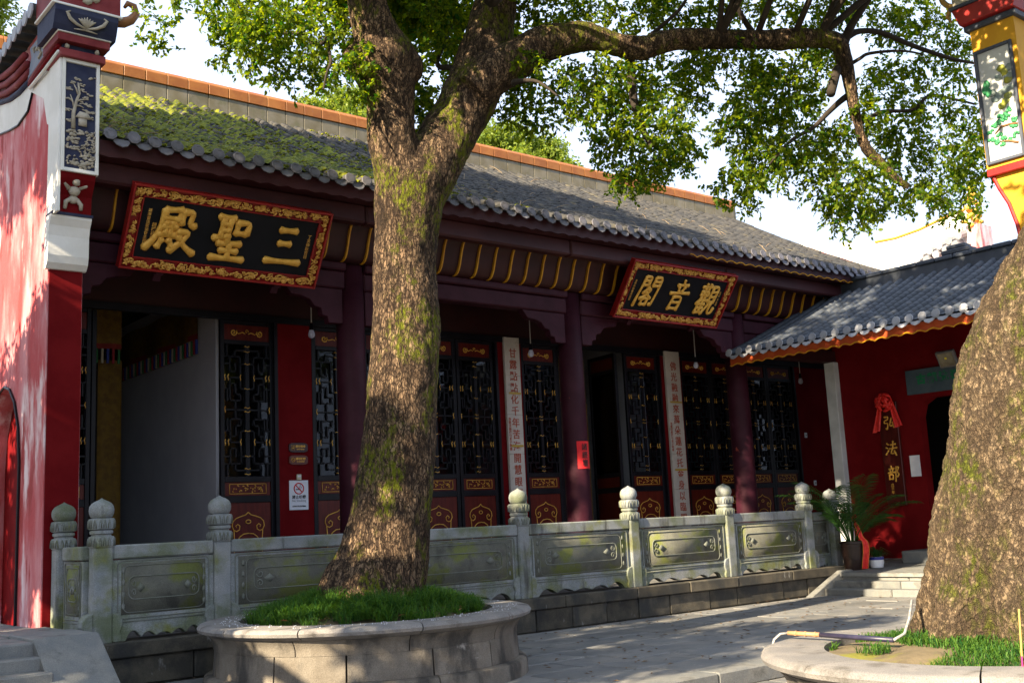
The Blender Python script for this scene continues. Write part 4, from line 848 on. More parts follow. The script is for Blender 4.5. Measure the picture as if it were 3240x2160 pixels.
# ================================================================== SIGNBOARDS
def signboard(loc, w, h, tilt, label, chars, cw, ch, slant, rad, side_text):
    """local frame: x across, z up, faces -y, hinged at its lower edge"""
    t = thing('signboard', loc, label, 'signboard', 'carved name boards under the eave', rx=tilt)
    k = dict(parent=t, world=False); b = .17
    MB().box(0, w, 0, .05, 0, h).build('backing_board', FRAME_RED, **k)
    MB().box(b, w-b, -.012, -.001, b, h-b).build('black_panel', BOARD_BLACK, **k)
    for x0, x1, z0, z1 in ((0, w, 0, .03), (0, w, h-.03, h), (0, .03, .03, h-.03), (w-.03, w, .03, h-.03)): MB().box(x0, x1, -.07, .0, z0, z1).build('frame_rail', FRAME_RED, bevel=.006, **k)
    for x0, x1, z0, z1 in ((b-.018, w-b+.018, b-.018, b), (b-.018, w-b+.018, h-b, h-b+.018), (b-.018, b, b, h-b), (w-b, w-b+.018, b, h-b)): MB().box(x0, x1, -.04, .0, z0, z1).build('inner_bead', FRAME_RED, bevel=.004, **k)
    q = random.Random(int(w*1000)+len(label)); c = MB()
    def curl(cx, cz, s):
        a0 = q.uniform(0, 6.28); hd = q.choice((1, -1)); P = spiral((cx, cz), s, q.uniform(.7, 1.2), a0, 9, -.03+q.uniform(-.012, .006), hd, .8)
        tail = P[0]+Vector((math.cos(a0+hd*-1.2)*s*1.1, 0, math.sin(a0+hd*-1.2)*s*.6)); tail.z = min(max(tail.z, .04), h-.04); tail.x = min(max(tail.x, .04), w-.04)
        c.tube([tail]+P, [.004]+[.013]*3+[.012, .011, .010, .009, .008, .010], 5)
    for zc in (b/2+.005, h-b/2-.005):
        for i in range(int(w/.019)): curl(.08+q.random()*(w-.16), zc+q.uniform(-.04, .04), q.uniform(.022, .042))
    for xc in (b/2+.005, w-b/2-.005):
        for i in range(int(h/.026)): curl(xc+q.uniform(-.035, .035), .12+q.random()*(h-.24), q.uniform(.022, .04))
    for cx, cz in ((.09, .09), (w-.09, .09), (.09, h-.09), (w-.09, h-.09)):
        for i in range(5): c.tube([(cx, -.04, cz), (cx+.03*math.cos(i*1.256), -.05, cz+.03*math.sin(i*1.256)), (cx+.055*math.cos(i*1.256), -.035, cz+.055*math.sin(i*1.256))], [.008, .016, .004], 5)
    c.build('gilt_carving', GOLD_DULL, smooth=True, kind='stuff', **k)
    for i, s in enumerate(chars):
        brush(s, w*(.5+.285*(i-1))-cw/2, h/2-ch/2, cw, ch, -.03, rad, slant).build('character', GOLD, smooth=True, **k)
    for (x, z, body, sz) in side_text:
        o = obj('small_inscription', text_mesh('small_inscription', '\n'.join(body), sz, GOLD_DULL, .002, .0008), t, world=False); o.location = (x, -.014, z)
    for x in (w*.2, w*.8):
        MB().box(x-.05, x+.05, -.02, .12, -.05, .0).box(x-.05, x+.05, .05, .12, -.16, -.05).build('support_bracket', PURPLE, **k)
tlt = math.atan2(.60, 1.0)
signboard((4.84, 13.93, 5.10), 2.88, 1.15, tlt, 'large black signboard with gold characters beside the carved pier', '殿聖三', .62, .62, 0, .054,
          ((.28, .55, '湖南書法家協會主席敬獻', .052), (.37, .5, '趙樸初敬題', .062), (2.62, .6, '丁亥仲秋吉日', .06)))
signboard((13.84, 13.95, 5.19), 2.86, 1.14, math.atan2(.66, .93), 'black signboard with slanting gold characters beneath the eave beyond the tree', '閣音觀', .52, .62, .14, .038,
          ((.27, .55, '壬午年仲春月吉日', .052), (2.60, .6, '佛曆二千五百', .05)))

# ================================================================== COUPLETS AND SMALL SIGNS
def couplet(x0, x1, label, body, pitch, zt, sz, tape):
    t = thing('couplet_board', ((x0+x1)/2, 15.95, .6), label, 'couplet', 'stone couplets between the doors')
    n = 6; H = (5.06-.60)/n
    for i in range(n): MB().box(x0, x1, 15.93, 15.985, .60+i*H+.002, .60+(i+1)*H-.002).build('tile', MARBLE, t, bevel=.003)
    for i, chx in enumerate(body):
        o = obj('character', text_mesh('character', chx, sz, INK_RED, .002, .0022), t); o.location = ((x0+x1)/2+.01, 15.925, zt-i*pitch)
    for z, dx in tape: MB().box(x0+.06, x1-.02, 15.918, 15.922, z-.02, z+.02).build('tape_strip', mat('old_tape', (.5, .33, .05), None, 5, .4, 0), t)
    o = obj('small_inscription', text_mesh('small_inscription', '\n'.join('淨慧法師撰句弟子敬書'), .062, INK_RED, .001, .001), t); o.location = (x0+.05, 15.926, 3.2)
couplet(12.90, 13.27, 'pale couplet board with red characters beside the hanging bulb, left of two', '甘露點點化千年苦海開慧眼而觀自在', .222, 4.74, .19, ((3.98, 0), (2.98, 0), (2.02, 0)))
couplet(17.35, 17.80, 'pale couplet board with red characters nearer the side hall, right of two', '佛光融融來萬朵蓮花托金身以臨閣', .232, 4.72, .2, ((3.95, 0), (2.5, 0)))
sg = thing('no_smoking_sign', (8.52, 15.99, 1.94), 'white no smoking sheet on the red wall between the doors', 'sign')
MB().box(8.36, 8.70, 15.985, 15.995, 1.93, 2.40).build('sheet', WHITE, sg)
ring = MB().tube([(8.53+.085*math.cos(a), 15.982, 2.27+.085*math.sin(a)) for a in np.linspace(0, 2*PI, 28)[:-1]], .009, 5, closed=True); ring.tube([(8.47, 15.982, 2.33), (8.59, 15.982, 2.21)], .009, 5); ring.build('red_ring', mat('sign_red', (.6, .01, .02), None, 3, .5, 0), sg)
MB().box(8.475, 8.56, 15.979, 15.984, 2.248, 2.262).tube([(8.545, 15.982, 2.275), (8.535, 15.982, 2.30), (8.56, 15.982, 2.31), (8.55, 15.982, 2.335)], .004, 4).tube([(8.57, 15.982, 2.27), (8.565, 15.982, 2.29), (8.585, 15.982, 2.30)], .004, 4).build('cigarette', INK, sg)
for body, z, s, m in (('禁止吸烟', 2.13, .062, INK), ('No Smoking', 2.075, .05, mat('grey_print', (.18, .18, .22), None, 3, .6, 0)), ('长沙市爱国卫生委员会', 1.985, .024, INK)):
    o = obj('lettering', text_mesh('lettering', body, s, m, .001, .0012 if m is INK else 0), sg); o.location = (8.53, 15.983, z)
def little_plaque(z, label, cn, en, base, ring_icon):
    t = thing('small_plaque', (8.53, 15.99, z), label, 'plaque')
    P = [(8.53+.17*max(-1, min(1, 1.25*math.cos(a))), z+.078*max(-1, min(1, 1.15*math.sin(a)))) for a in np.linspace(0, 2*PI, 25)[:-1]]
    MB().prism(P, 15.975, 15.998, 'y').build('board', base, t, bevel=.004)
    if ring_icon: MB().tube([(8.43+.032*math.cos(a), 15.972, z+.032*math.sin(a)) for a in np.linspace(0, 2*PI, 17)[:-1]], .004, 4, closed=True).tube([(8.41, 15.972, z+.02), (8.45, 15.972, z-.02)], .004, 4).build('icon', GOLD, t)
    else: MB().tube([(8.40, 15.972, z-.035), (8.46, 15.972, z-.035), (8.46, 15.972, z+.035), (8.40, 15.972, z+.035)], .004, 4, closed=True).blob((8.43, 15.972, z-.008), (.014, .006, .018), 1, .1).blob((8.433, 15.972, z+.018), .010, 1, .1).build('icon', GOLD, t)
    for s, sz, dz in ((cn, .045, .016), (en, .022, -.028)): o = obj('lettering', text_mesh('lettering', s, sz, GOLD, .001, .001), t); o.location = (8.565, 15.973, z+dz)
little_plaque(2.93, 'upper small dark plaque with gold lettering asking for quiet', '请勿喧哗', 'QUIET PLEASE', mat('dark_plaque_wood', (.035, .012, .014), None, 4, .4, 0), False)
little_plaque(2.73, 'lower small red-brown plaque with a barred cigarette ring', '请勿吸烟', 'NO SMOKING', mat('red_plaque_wood', (.11, .018, .008), None, 4, .4, 0), True)
sb = thing('switch_box', (8.53, 15.99, 2.41), 'small cream switch box above the no smoking sheet', 'switch'); MB().box(8.49, 8.57, 15.96, 15.998, 2.405, 2.50).build('housing', mat('cream_plastic', (.55, .50, .36), None, 3, .5, 0), sb, bevel=.006); MB().box(8.50, 8.56, 15.955, 15.962, 2.45, 2.48).build('rocker', WHITE, sb, bevel=.003)
for x, z, lb in ((22.4, 2.15, 'small white socket low on the red wall by the palm'), (22.2, 3.3, 'tiny pale bell push high on the red wall right of the doors')):
    t = thing('wall_socket', (x, 15.99, z), lb, 'socket'); MB().box(x-.045, x+.045, 15.975, 15.998, z-.06, z+.06).build('plate', WHITE, t, bevel=.006); MB().box(x-.02, x+.02, 15.97, 15.976, z-.02, z+.02).build('button', mat('grey_plastic', (.3, .3, .3), None, 3, .5, 0), t)
# red paper notice pasted round the middle column
pn = thing('red_paper_notice', (13.06, 14.09, 2.43), 'bright red paper notice with black characters pasted on the middle column', 'notice')
def cyl(u, v): a = R(-128)+u*R(72); return (13.12+.232*math.cos(a), 14.32+.232*math.sin(a), 2.43+v*.48)
MB().grid(cyl, 10, 2).build('sheet', PAPER_RED, pn)
for i, chx in enumerate('諸經壇'):
    me = text_mesh('character', chx, .13, INK, .002, .001); a = R(-92); o = obj('character', me, pn); o.location = (13.12+.236*math.cos(a), 14.32+.236*math.sin(a), 2.80-.14*i); o.rotation_euler.z = a+PI/2
# bulbs hanging in the porch
for (x, zt, zb, lb) in ((8.38, 6.4, 4.60, 'bare bulb hanging left of the big tree trunk'), (12.94, 6.4, 4.56, 'bare bulb hanging between couplet and middle column'), (17.50, 6.4, 4.58, 'bare bulb hanging under the second signboard'), (21.1, 6.4, 4.4, 'small bulb in deep shade under the side hall eave')):
    t = thing('hanging_bulb', (x, 15.2, zb), lb, 'light bulb', 'bare bulbs hanging in the porch')
    MB().tube([(x, 15.2, zb+.24), (x+.004, 15.2, zb+.8), (x, 15.2, zt)], .011, 6).build('drop_rod', mat('white_conduit', (.5, .47, .45), None, 3, .6, 0), t)
    MB().lathe([(.012, .25), (.03, .24), (.032, .17), (.038, .15), (.04, .13)], (x, 15.2, zb), 12).build('lamp_holder', BLACK, t, smooth=True)
    MB().lathe([(.035, .14), (.04, .11), (.052, .08), (.055, .05), (.045, .02), (.022, .003), (.002, 0)], (x, 15.2, zb), 14).build('bulb', mat('milky_bulb', (.62, .62, .78), None, 3, .25, 0), t, smooth=True)
# hangings inside the hall
def cloth(name, label, X0, X1, Y0_, Y1_, z0, z1, m, folds, fringe=None, group=None, amp=.03):
    t = thing(name, ((X0+X1)/2, (Y0_+Y1_)/2, z0), label, 'hanging cloth', group); dx, dy = X1-X0, Y1_-Y0_; L = math.hypot(dx, dy); nx, ny = -dy/L, dx/L
    MB().grid(lambda a, b: (X0+dx*a+nx*amp*math.sin(a*folds*2*PI), Y0_+dy*a+ny*amp*math.sin(a*folds*2*PI), z0+(z1-z0)*b), 60, 4).build('cloth', m, t, smooth=True)
    MB().grid(lambda a, b: (X0+dx*a+nx*amp*math.sin(a*folds*2*PI)-.006*abs(ny), Y0_+dy*a+ny*amp*math.sin(a*folds*2*PI)-.006, z0+.09*b), 60, 1).build('hem_band', mat('red_hem', (.22, .02, .015), None, 3, .8, 0), t, smooth=True)
    if fringe:
        nf = int(L/.09)
        for i in range(nf):
            a = (i+.5)/nf; c = (X0+dx*a, Y0_+dy*a); MB().box(c[0]-.018, c[0]+.018, c[1]-.018, c[1]+.018, z0-.24, z0).build('tassel', fringe[i % len(fringe)], t)
    return t
FR = [mat('tassel_'+n_, c_, None, 3, .8, 0) for n_, c_ in (('blue', (.03, .05, .25)), ('red', (.3, .02, .03)), ('green', (.03, .15, .05)), ('cream', (.4, .35, .25)))]
cloth('yellow_valance', 'dim yellow embroidered valance facing the open doorway', 5.35, 6.35, 18.0, 18.0, 4.72, 5.45, YCLOTH, 2, FR)
cloth('yellow_valance', 'yellow valance with coloured tassels along the pale inner wall', 7.21, 7.21, 16.9, 20.9, 4.78, 5.4, YCLOTH, 3, FR)
cloth('prayer_banner', 'long dim yellow banner inside the open doorway', 6.1, 6.5, 18.4, 18.4, 1.2, 4.6, YCLOTH, 1)
for i in range(4): cloth('prayer_banner', ('leftmost', 'second', 'third', 'rightmost')[i]+' of four yellow brocade strips right of the red notice', 15.1+i*.24, 15.3+i*.24, 17.0+.02*i, 17.0+.02*i, 1.35, 4.0+(.9 if i == 9 else 0), YCLOTH, 1, group='brocade strips inside the doorway', amp=.012)
cloth('prayer_banner', 'wide dark brocade banner above the four yellow strips', 15.05, 16.0, 17.06, 17.06, 4.02, 4.95, mat('faded_brocade', (.16, .11, .02), (.1, .07, .015), 9, .8, .1, 40), 2, amp=.012)
al = thing('altar_table', (15.6, 18.5, .486), 'dark table deep inside the second doorway', 'table'); MB().box(14.6, 16.6, 18.2, 18.9, 1.3, 1.4).build('top', BLACK, al, bevel=.01)
for x in (14.7, 16.5):
    for y in (18.28, 18.82): MB().box(x-.05, x+.05, y-.05, y+.05, .486, 1.3).build('leg', BLACK, al)

# side hall: green lettered plaque, floodlight, vertical plaque with silk rosette
gp = thing('stone_plaque', (20.15, 11.4, 3.7), 'grey plaque with green characters over the side hall doorway', 'plaque')
MB().box(20.12, 20.19, 10.1, 11.96, 3.71, 4.20).build('slab', mat('blue_grey_slab', (.045, .075, .10), (.065, .095, .12), 4, .6, .1, 40), gp, bevel=.006)
for i, chx in enumerate('古麓流通處'):
    o = obj('character', text_mesh('character', chx, .2, mat('green_lettering', (.008, .16, .07), None, 5, .6, 0), .003, .012, face='-x'), gp); o.location = (20.115, 11.62-i*.245, 3.98)
fl_ = thing('floodlight', (19.9, 10.85, 4.2), 'square floodlight on a bracket above the grey plaque', 'floodlight')
mfl = TM(19.86, 10.88, 4.28) @ Matrix.Rotation(R(-28), 4, 'Y')
MB().box(-.03, .05, -.19, .19, -.17, .17, mfl).build('housing', mat('grey_cast_metal', (.12, .12, .13), None, 4, .45, .05, 40), fl_, bevel=.012); MB().box(-.036, -.031, -.155, .155, -.135, .135, mfl).build('reflector', mat('reflector', (.30, .28, .22), (.22, .18, .14), 8, .2, 0, metal=.6), fl_); MB().box(-.043, -.037, -.02, .02, .01, .05, mfl).build('led_chip', mat('led_yellow', (.7, .6, .05), None, 3, .5, 0), fl_)
MB().tube([(19.9, 10.88, 4.3), (20.05, 10.88, 4.42), (20.2, 10.88, 4.42)], .018, 6).build('bracket', BLACK, fl_)
vp = thing('vertical_plaque', (20.15, 12.35, 1.5), 'tall dark red plaque with gilt characters beside the side doorway', 'plaque')
MB().box(20.12, 20.195, 12.24, 12.66, 1.52, 3.62).build('board', mat('dark_red_plaque', (.05, .006, .005), (.08, .010, .007), 3, .35, .05, 30, stretch=(1, 5, 1)), vp, bevel=.008)
for s, z in (('弘', 3.05), ('法', 2.52), ('部', 2.02)):
    o = brush(s, -.13, 0, .26, .30, 0, .019, .1, face='-x').build('character', GOLD, vp, smooth=True); o.location = (20.11, 12.45, z)
o = obj('small_inscription', text_mesh('small_inscription', '\n'.join('戊子年'), .07, GOLD, .002, .002, face='-x'), vp); o.location = (20.115, 12.5, 1.86)
ro = thing('silk_rosette', (20.1, 12.45, 3.5), 'red silk rosette with hanging tails on the vertical plaque', 'rosette'); q = random.Random(31); rs = MB()
for k in range(44):
    a, e = q.uniform(0, 6.28), q.uniform(-.3, 1.3); r_ = .17; c0 = Vector((20.07-.10*math.sin(e), 12.46+r_*math.cos(a)*math.cos(e), 3.62+r_*math.sin(a)*math.cos(e)))
    rs.tube([c0+Vector((0, .065*math.cos(a+1.6), .065*math.sin(a+1.6))), c0+Vector((-.03, 0, 0)), c0-Vector((0, .065*math.cos(a+1.6), .065*math.sin(a+1.6)))], [.016, .038, .016], 6)
rs.build('flower', SILK, ro, smooth=True)
for y0, y1, zt_, zb_ in ((12.34, 12.20, 3.70, 3.12), (12.56, 12.72, 3.62, 3.05)):
    MB().grid(lambda a, b: (20.08-.03*math.sin(a*9), y0+(y1-y0)*b+(a-.5)*(.08+.10*b), zt_+(zb_-zt_)*b-.04*a*b), 14, 8).build('tail', SILK, ro, smooth=True)
wn_ = thing('paper_notice', (20.19, 11.98, 2.2), 'small white paper on the red wall beside the side doorway', 'notice'); MB().box(20.185, 20.195, 11.88, 12.10, 2.08, 2.5).build('sheet', WHITE, wn_)

# ================================================================== PLANTERS
def planter(cx, cy, R_, zt, nblk, label, seed, base=0):
    t = thing('round_planter', (cx, cy, base), label, 'planter', 'round stone planters'); q = random.Random(seed)
    k = R_-1.77
    prof_c = [(R_-.42, zt-.11), (R_-.42, zt), (R_-.06, zt), (R_-.02, zt-.012), (R_, zt-.04), (R_-.012, zt-.07), (R_-.06, zt-.09), (R_-.10, zt-.11)]
    prof_v = [(R_-.3, zt-.26), (R_-.3, zt-.112), (R_-.10, zt-.112), (R_-.135, zt-.15), (R_-.16, zt-.20), (R_-.165, zt-.26)]
    prof_w = [(R_-.35, base+.17), (R_-.35, zt-.262), (R_-.168, zt-.262), (R_-.15, base+.17)]
    prof_b = [(R_-.3, base-.03), (R_-.3, base+.168), (R_-.11, base+.168), (R_-.075, base+.15), (R_-.065, base+.12), (R_-.06, base-.03)]
    for nm, pf, n, gap, m, sm in (('coping_stone', prof_c, nblk, .004, PLANTER_TOP, 2), ('cove_stone', prof_v, nblk-1, .003, PLANTER, 2), ('wall_block', prof_w, nblk, .006, PLANTER, False), ('base_stone', prof_b, nblk-2, .004, PLANTER, 2)):
        a = q.uniform(0, 6); ws = [q.uniform(.75, 1.25) for _ in range(n)]; tot = sum(ws)
        for w in ws:
            d = 2*PI*w/tot; rj = q.uniform(-.006, .006)
            MB().lathe([(r+(rj if i > 1 else 0), z) for i, (r, z) in enumerate(pf)]+[pf[0]], (cx, cy, 0), max(4, int(d/.09)), a+gap, a+d-gap).build(nm, m, t, smooth=sm); a += d
    return t
planter(6.35, 10.4, 1.77, .675, 12, 'round stone planter with grass under the central tree', 4)
planter(6.9, 3.75, 1.42, .63, 9, 'round stone planter in the lower right corner', 12, -.15)
SOIL = mat('planter_soil', (.11, .085, .05), (.17, .13, .075), 6, .95, .5, 50, layers=(((.17, .16, .02), 2.4, .5, .64, (1, 1, 1)),))
def mound(cx, cy, R_, z, hgt, nm, lb, seed):
    def fn(a, b): r = R_*b; t = a*2*PI; x, y = cx+r*math.cos(t), cy+r*math.sin(t); return (x, y, z+hgt*(1-b*b)+.03*noise.noise(Vector((x*3, y*3, seed))))
    return MB().grid(fn, 48, 12).build(nm, SOIL, None, smooth=True, label=lb, category='soil', kind='stuff')
mound(6.35, 10.4, 1.36, .60, .14, 'planter_soil', 'bare soil under the grass of the central planter', 1)
mound(6.9, 3.75, 1.02, .585, .07, 'planter_soil', 'mossy brown soil around the foot of the right tree', 5)
def grass(pts, nm, lb, Lr, seed, spread=.8):
    g_ = np.random.RandomState(seed); P = np.array(pts); n = len(P); a = g_.uniform(0, 2*PI, n); L = g_.uniform(Lr[0], Lr[1], n); w = g_.uniform(.0022, .0045, n)
    lean = g_.uniform(.3, 1., n)*spread; d = np.stack([np.cos(a), np.sin(a)], 1); s = np.stack([-np.sin(a), np.cos(a)], 1)
    V = np.zeros((n, 7, 3)); 
    for i, (t, h, ww) in enumerate(((0, 0, 1), (.35, .5, .9), (.75, .72, .6), (1.0, .60, 0))):
        c = np.zeros((n, 3)); c[:, :2] = P[:, :2]+d*(L*lean*t)[:, None]; c[:, 2] = P[:, 2]+L*h*(1.15-.5*lean)
        if i < 3:
            V[:, 2*i] = c; V[:, 2*i+1] = c; V[:, 2*i, :2] += s*(w*ww)[:, None]; V[:, 2*i+1, :2] -= s*(w*ww)[:, None]
        else: V[:, 6] = c
    F = []; o = (np.arange(n)*7)
    q4 = np.stack([np.stack([o+b_, o+b_+1, o+b_+3, o+b_+2], 1) for b_ in (0, 2)], 1).reshape(-1, 4); t3 = np.stack([o+4, o+5, o+6], 1)
    me = bpy.data.meshes.new(nm); me.from_pydata(V.reshape(-1, 3).tolist(), [], q4.tolist()+t3.tolist()); me.materials.append(GRASS_M)
    return obj(nm, me, None, label=lb, category='grass', kind='stuff')
q = random.Random(41); pts = []; k = 0
while k < 1000:
    r = 1.34*math.sqrt(q.random()); t = q.uniform(0, 2*PI); x, y = 6.35+r*math.cos(t), 10.4+r*math.sin(t)
    d = noise.noise(Vector((x*1.6, y*1.6, 2))); edge = 1.24+.26*noise.noise(Vector((math.cos(t)*3, math.sin(t)*3, 7)))
    if r > edge or d+.5*noise.noise(Vector((x*5, y*5, 3))) < -.22: continue
    k += 1; z = .60+.14*(1-(r/1.36)**2)+.16*max(0, 1-abs(r-.55)/.65)*(.6+.8*d)
    for j in range(q.randint(16, 30)): pts.append((x+q.gauss(0, .022), y+q.gauss(0, .022), z))
grass(pts, 'planter_grass', 'dense drooping mondo grass round the central trunk', (.10, .25), 3, 1.1)
pts = []
while len(pts) < 7000:
    r = 1.0*math.sqrt(q.random()); t = q.uniform(0, 2*PI); x, y = 6.9+r*math.cos(t), 3.75+r*math.sin(t)
    d = noise.noise(Vector((x*2.2, y*2.2, 5)))+.3*noise.noise(Vector((x*5, y*5, 1)))
    ring = abs(math.hypot(x-7.42, y-3.62)-.80)
    if d < .12 and ring > .17 or r > .97: continue
    pts.append((x, y, .585+.07*(1-r*r)))
grass(pts, 'planter_grass', 'sparse tufts of grass around the foot of the right tree', (.05, .11), 5, .9)
gr = MB(); 
for i in range(300):
    t = q.uniform(0, 2*PI); r = q.uniform(1.33, 1.62); s = q.uniform(.003, .0065); gr.blob((6.35+r*math.cos(t), 10.4+r*math.sin(t), .678), s, 1, .3)
lt = MB()
for i in range(26):
    t = q.uniform(0, 2*PI); r = q.uniform(.75, 1.3); x, y, z = 6.35+r*math.cos(t), 10.4+r*math.sin(t), .80-.08*r; a = q.uniform(0, 6.28); L = q.uniform(.03, .06)
    lt.add([(x-L*math.cos(a), y-L*math.sin(a), z), (x+.4*L*math.sin(a), y-.4*L*math.cos(a), z+.02), (x+L*math.cos(a), y+L*math.sin(a), z+.01), (x-.4*L*math.sin(a), y+.4*L*math.cos(a), z+.02)], [(0, 1, 2, 3)])
lt.build('leaf_litter', mat('tan_dry_leaf', (.30, .16, .06), (.2, .09, .03), 8, .9, 0), None, label='tan dry leaves caught in the planter grass', category='leaves', kind='stuff')
gr.build('white_grit', mat('white_grit', (.55, .56, .6), None, 3, .7, 0), None, label='white grit strewn on the rim of the central planter', category='grit', kind='stuff')

# ================================================================== TREES
def catmull(P, n=5):
    P = [np.array(p, float) for p in P]; out = []
    for i in range(len(P)-1):
        a, b, c, d = P[max(i-1, 0)], P[i], P[i+1], P[min(i+2, len(P)-1)]
        for k in range(n):
            t = k/n; out.append(.5*((2*b)+(-a+c)*t+(2*a-5*b+4*c-d)*t*t+(-a+3*b-3*c+d)*t**3))
    out.append(P[-1]); return out
def limb(mb, path, seg=14, n=5):
    C = catmull(path, n); mb.tube([Vector(c[:3]) for c in C], [max(.004, float(c[3])) for c in C], seg)
def remesh_bark(mb, voxel, name, material, amp, parent, lumpy=0):
    me = mb.mesh(name, None); o = bpy.data.objects.new(name, me); COL.objects.link(o)
    m = o.modifiers.new('r', 'REMESH'); m.mode = 'VOXEL'; m.voxel_size = voxel
    s = o.modifiers.new('s', 'SMOOTH'); s.factor = .5; s.iterations = 8
    dg = bpy.context.evaluated_depsgraph_get(); me2 = bpy.data.meshes.new_from_object(o.evaluated_get(dg)); bpy.data.objects.remove(o)
    n = len(me2.vertices); co = np.empty(n*3, np.float32); me2.vertices.foreach_get('co', co); co = co.reshape(-1, 3)
    no = np.empty(n*3, np.float32); me2.vertex_normals.foreach_get('vector', no); no = no.reshape(-1, 3)
    d = np.empty(n, np.float32)
    for i in range(n):
        x, y, z = co[i]; w = noise.noise((x*2.2, y*2.2, z*1.3))
        f = abs(noise.noise((x*13+w*2, y*13+w*2, z*4.2))); g = noise.noise((x*38, y*38, z*14)); b = noise.noise((x*5, y*5, z*2.6))
        if lumpy:
            d[i] = lumpy*(1.5*abs(noise.noise((x*7+w, y*7+w, z*4)))-.4+.7*noise.noise((x*17, y*17, z*9))+.55*abs(noise.noise((x*34, y*34, z*18)))+1.1*w); continue
        d[i] = amp*(1.9*min(f, .33)-.35+.30*g)+amp*1.3*b+amp*1.2*w
    co += no*d[:, None]; me2.vertices.foreach_set('co', co.ravel()); me2.polygons.foreach_set('use_smooth', [True]*len(me2.polygons))
    me2.materials.clear(); me2.materials.append(material); me2.update()
    return obj(name, me2, parent)
def sprays(clusters, per, seed, L=.082, Wd=.050, tw=.26, nl=(9, 14), flat=.8, droop=.35):
    """clusters (x,y,z,r): leafy sprays spread through each clump; returns leaf verts and twig segments"""
    g_ = np.random.RandomState(seed); VV = []; TW = []
    for (cx, cy, cz, r) in clusters:
        ns = max(2, int(per*(r/.35)**2))
        d = g_.normal(size=(ns, 3)); d /= np.linalg.norm(d, axis=1)[:, None]
        p = np.array([cx, cy, cz])+d*(r*g_.uniform(.25, 1.0, ns)**.6)[:, None]*np.array([1, 1, flat])
        dr = d*.7+g_.normal(size=(ns, 3))*.5; dr[:, 2] -= droop; dr /= np.linalg.norm(dr, axis=1)[:, None]
        k = g_.randint(nl[0], nl[1])
        ln = tw*g_.uniform(.6, 1.2, ns)
        TW.append((p-dr*(ln*.5)[:, None], p+dr*(ln*.5)[:, None]))
        for j in range(k):
            t = (j+.5)/k-.5; c = p+dr*(ln*t)[:, None]
            ax = dr*.55+g_.normal(size=(ns, 3))*.62; ax[:, 2] -= .18; ax /= np.linalg.norm(ax, axis=1)[:, None]
            nn = g_.normal(size=(ns, 3))*.65; nn[:, 2] += .75; sd = np.cross(ax, nn); sd /= np.linalg.norm(sd, axis=1)[:, None]+1e-9
            up = np.cross(sd, ax); s = g_.uniform(.7, 1.2, ns)[:, None]
            w_ = sd*Wd*.5*s; l_ = ax*L*s
            v = np.stack([c, c+l_*.28+w_*.82+up*.007, c+l_*.62+w_*.8+up*.006, c+l_-up*.012, c+l_*.62-w_*.8+up*.006, c+l_*.28-w_*.82+up*.007], 1); VV.append(v)
    return np.concatenate(VV), np.concatenate([a for a, b in TW]), np.concatenate([b for a, b in TW])
def leaf_obj(V, name, material, parent):
    n = len(V); me = bpy.data.meshes.new(name); me.vertices.add(n*6); me.vertices.foreach_set('co', V.reshape(-1).astype(np.float32))
    me.loops.add(n*6); me.loops.foreach_set('vertex_index', np.arange(n*6, dtype=np.int32)); me.polygons.add(n)
    me.polygons.foreach_set('loop_start', np.arange(0, n*6, 6, dtype=np.int32)); me.update(calc_edges=True); me.materials.append(material)
    return obj(name, me, parent)
def twig_obj(A, B, name, parent, r=.004):
    n = len(A); d = B-A; d /= np.linalg.norm(d, axis=1)[:, None]; u = np.cross(d, [0.31, .2, .93]); u /= np.linalg.norm(u, axis=1)[:, None]+1e-9; w = np.cross(d, u)
    V = np.stack([A+u*r, A-u*r*.5+w*r*.87, A-u*r*.5-w*r*.87, B], 1); o = (np.arange(n)*4)
    F = np.concatenate([np.stack([o, o+1, o+3], 1), np.stack([o+1, o+2, o+3], 1), np.stack([o+2, o, o+3], 1)])
    me = bpy.data.meshes.new(name); me.from_pydata(V.reshape(-1, 3).tolist(), [], F.tolist()); me.materials.append(BRANCH); return obj(name, me, parent)
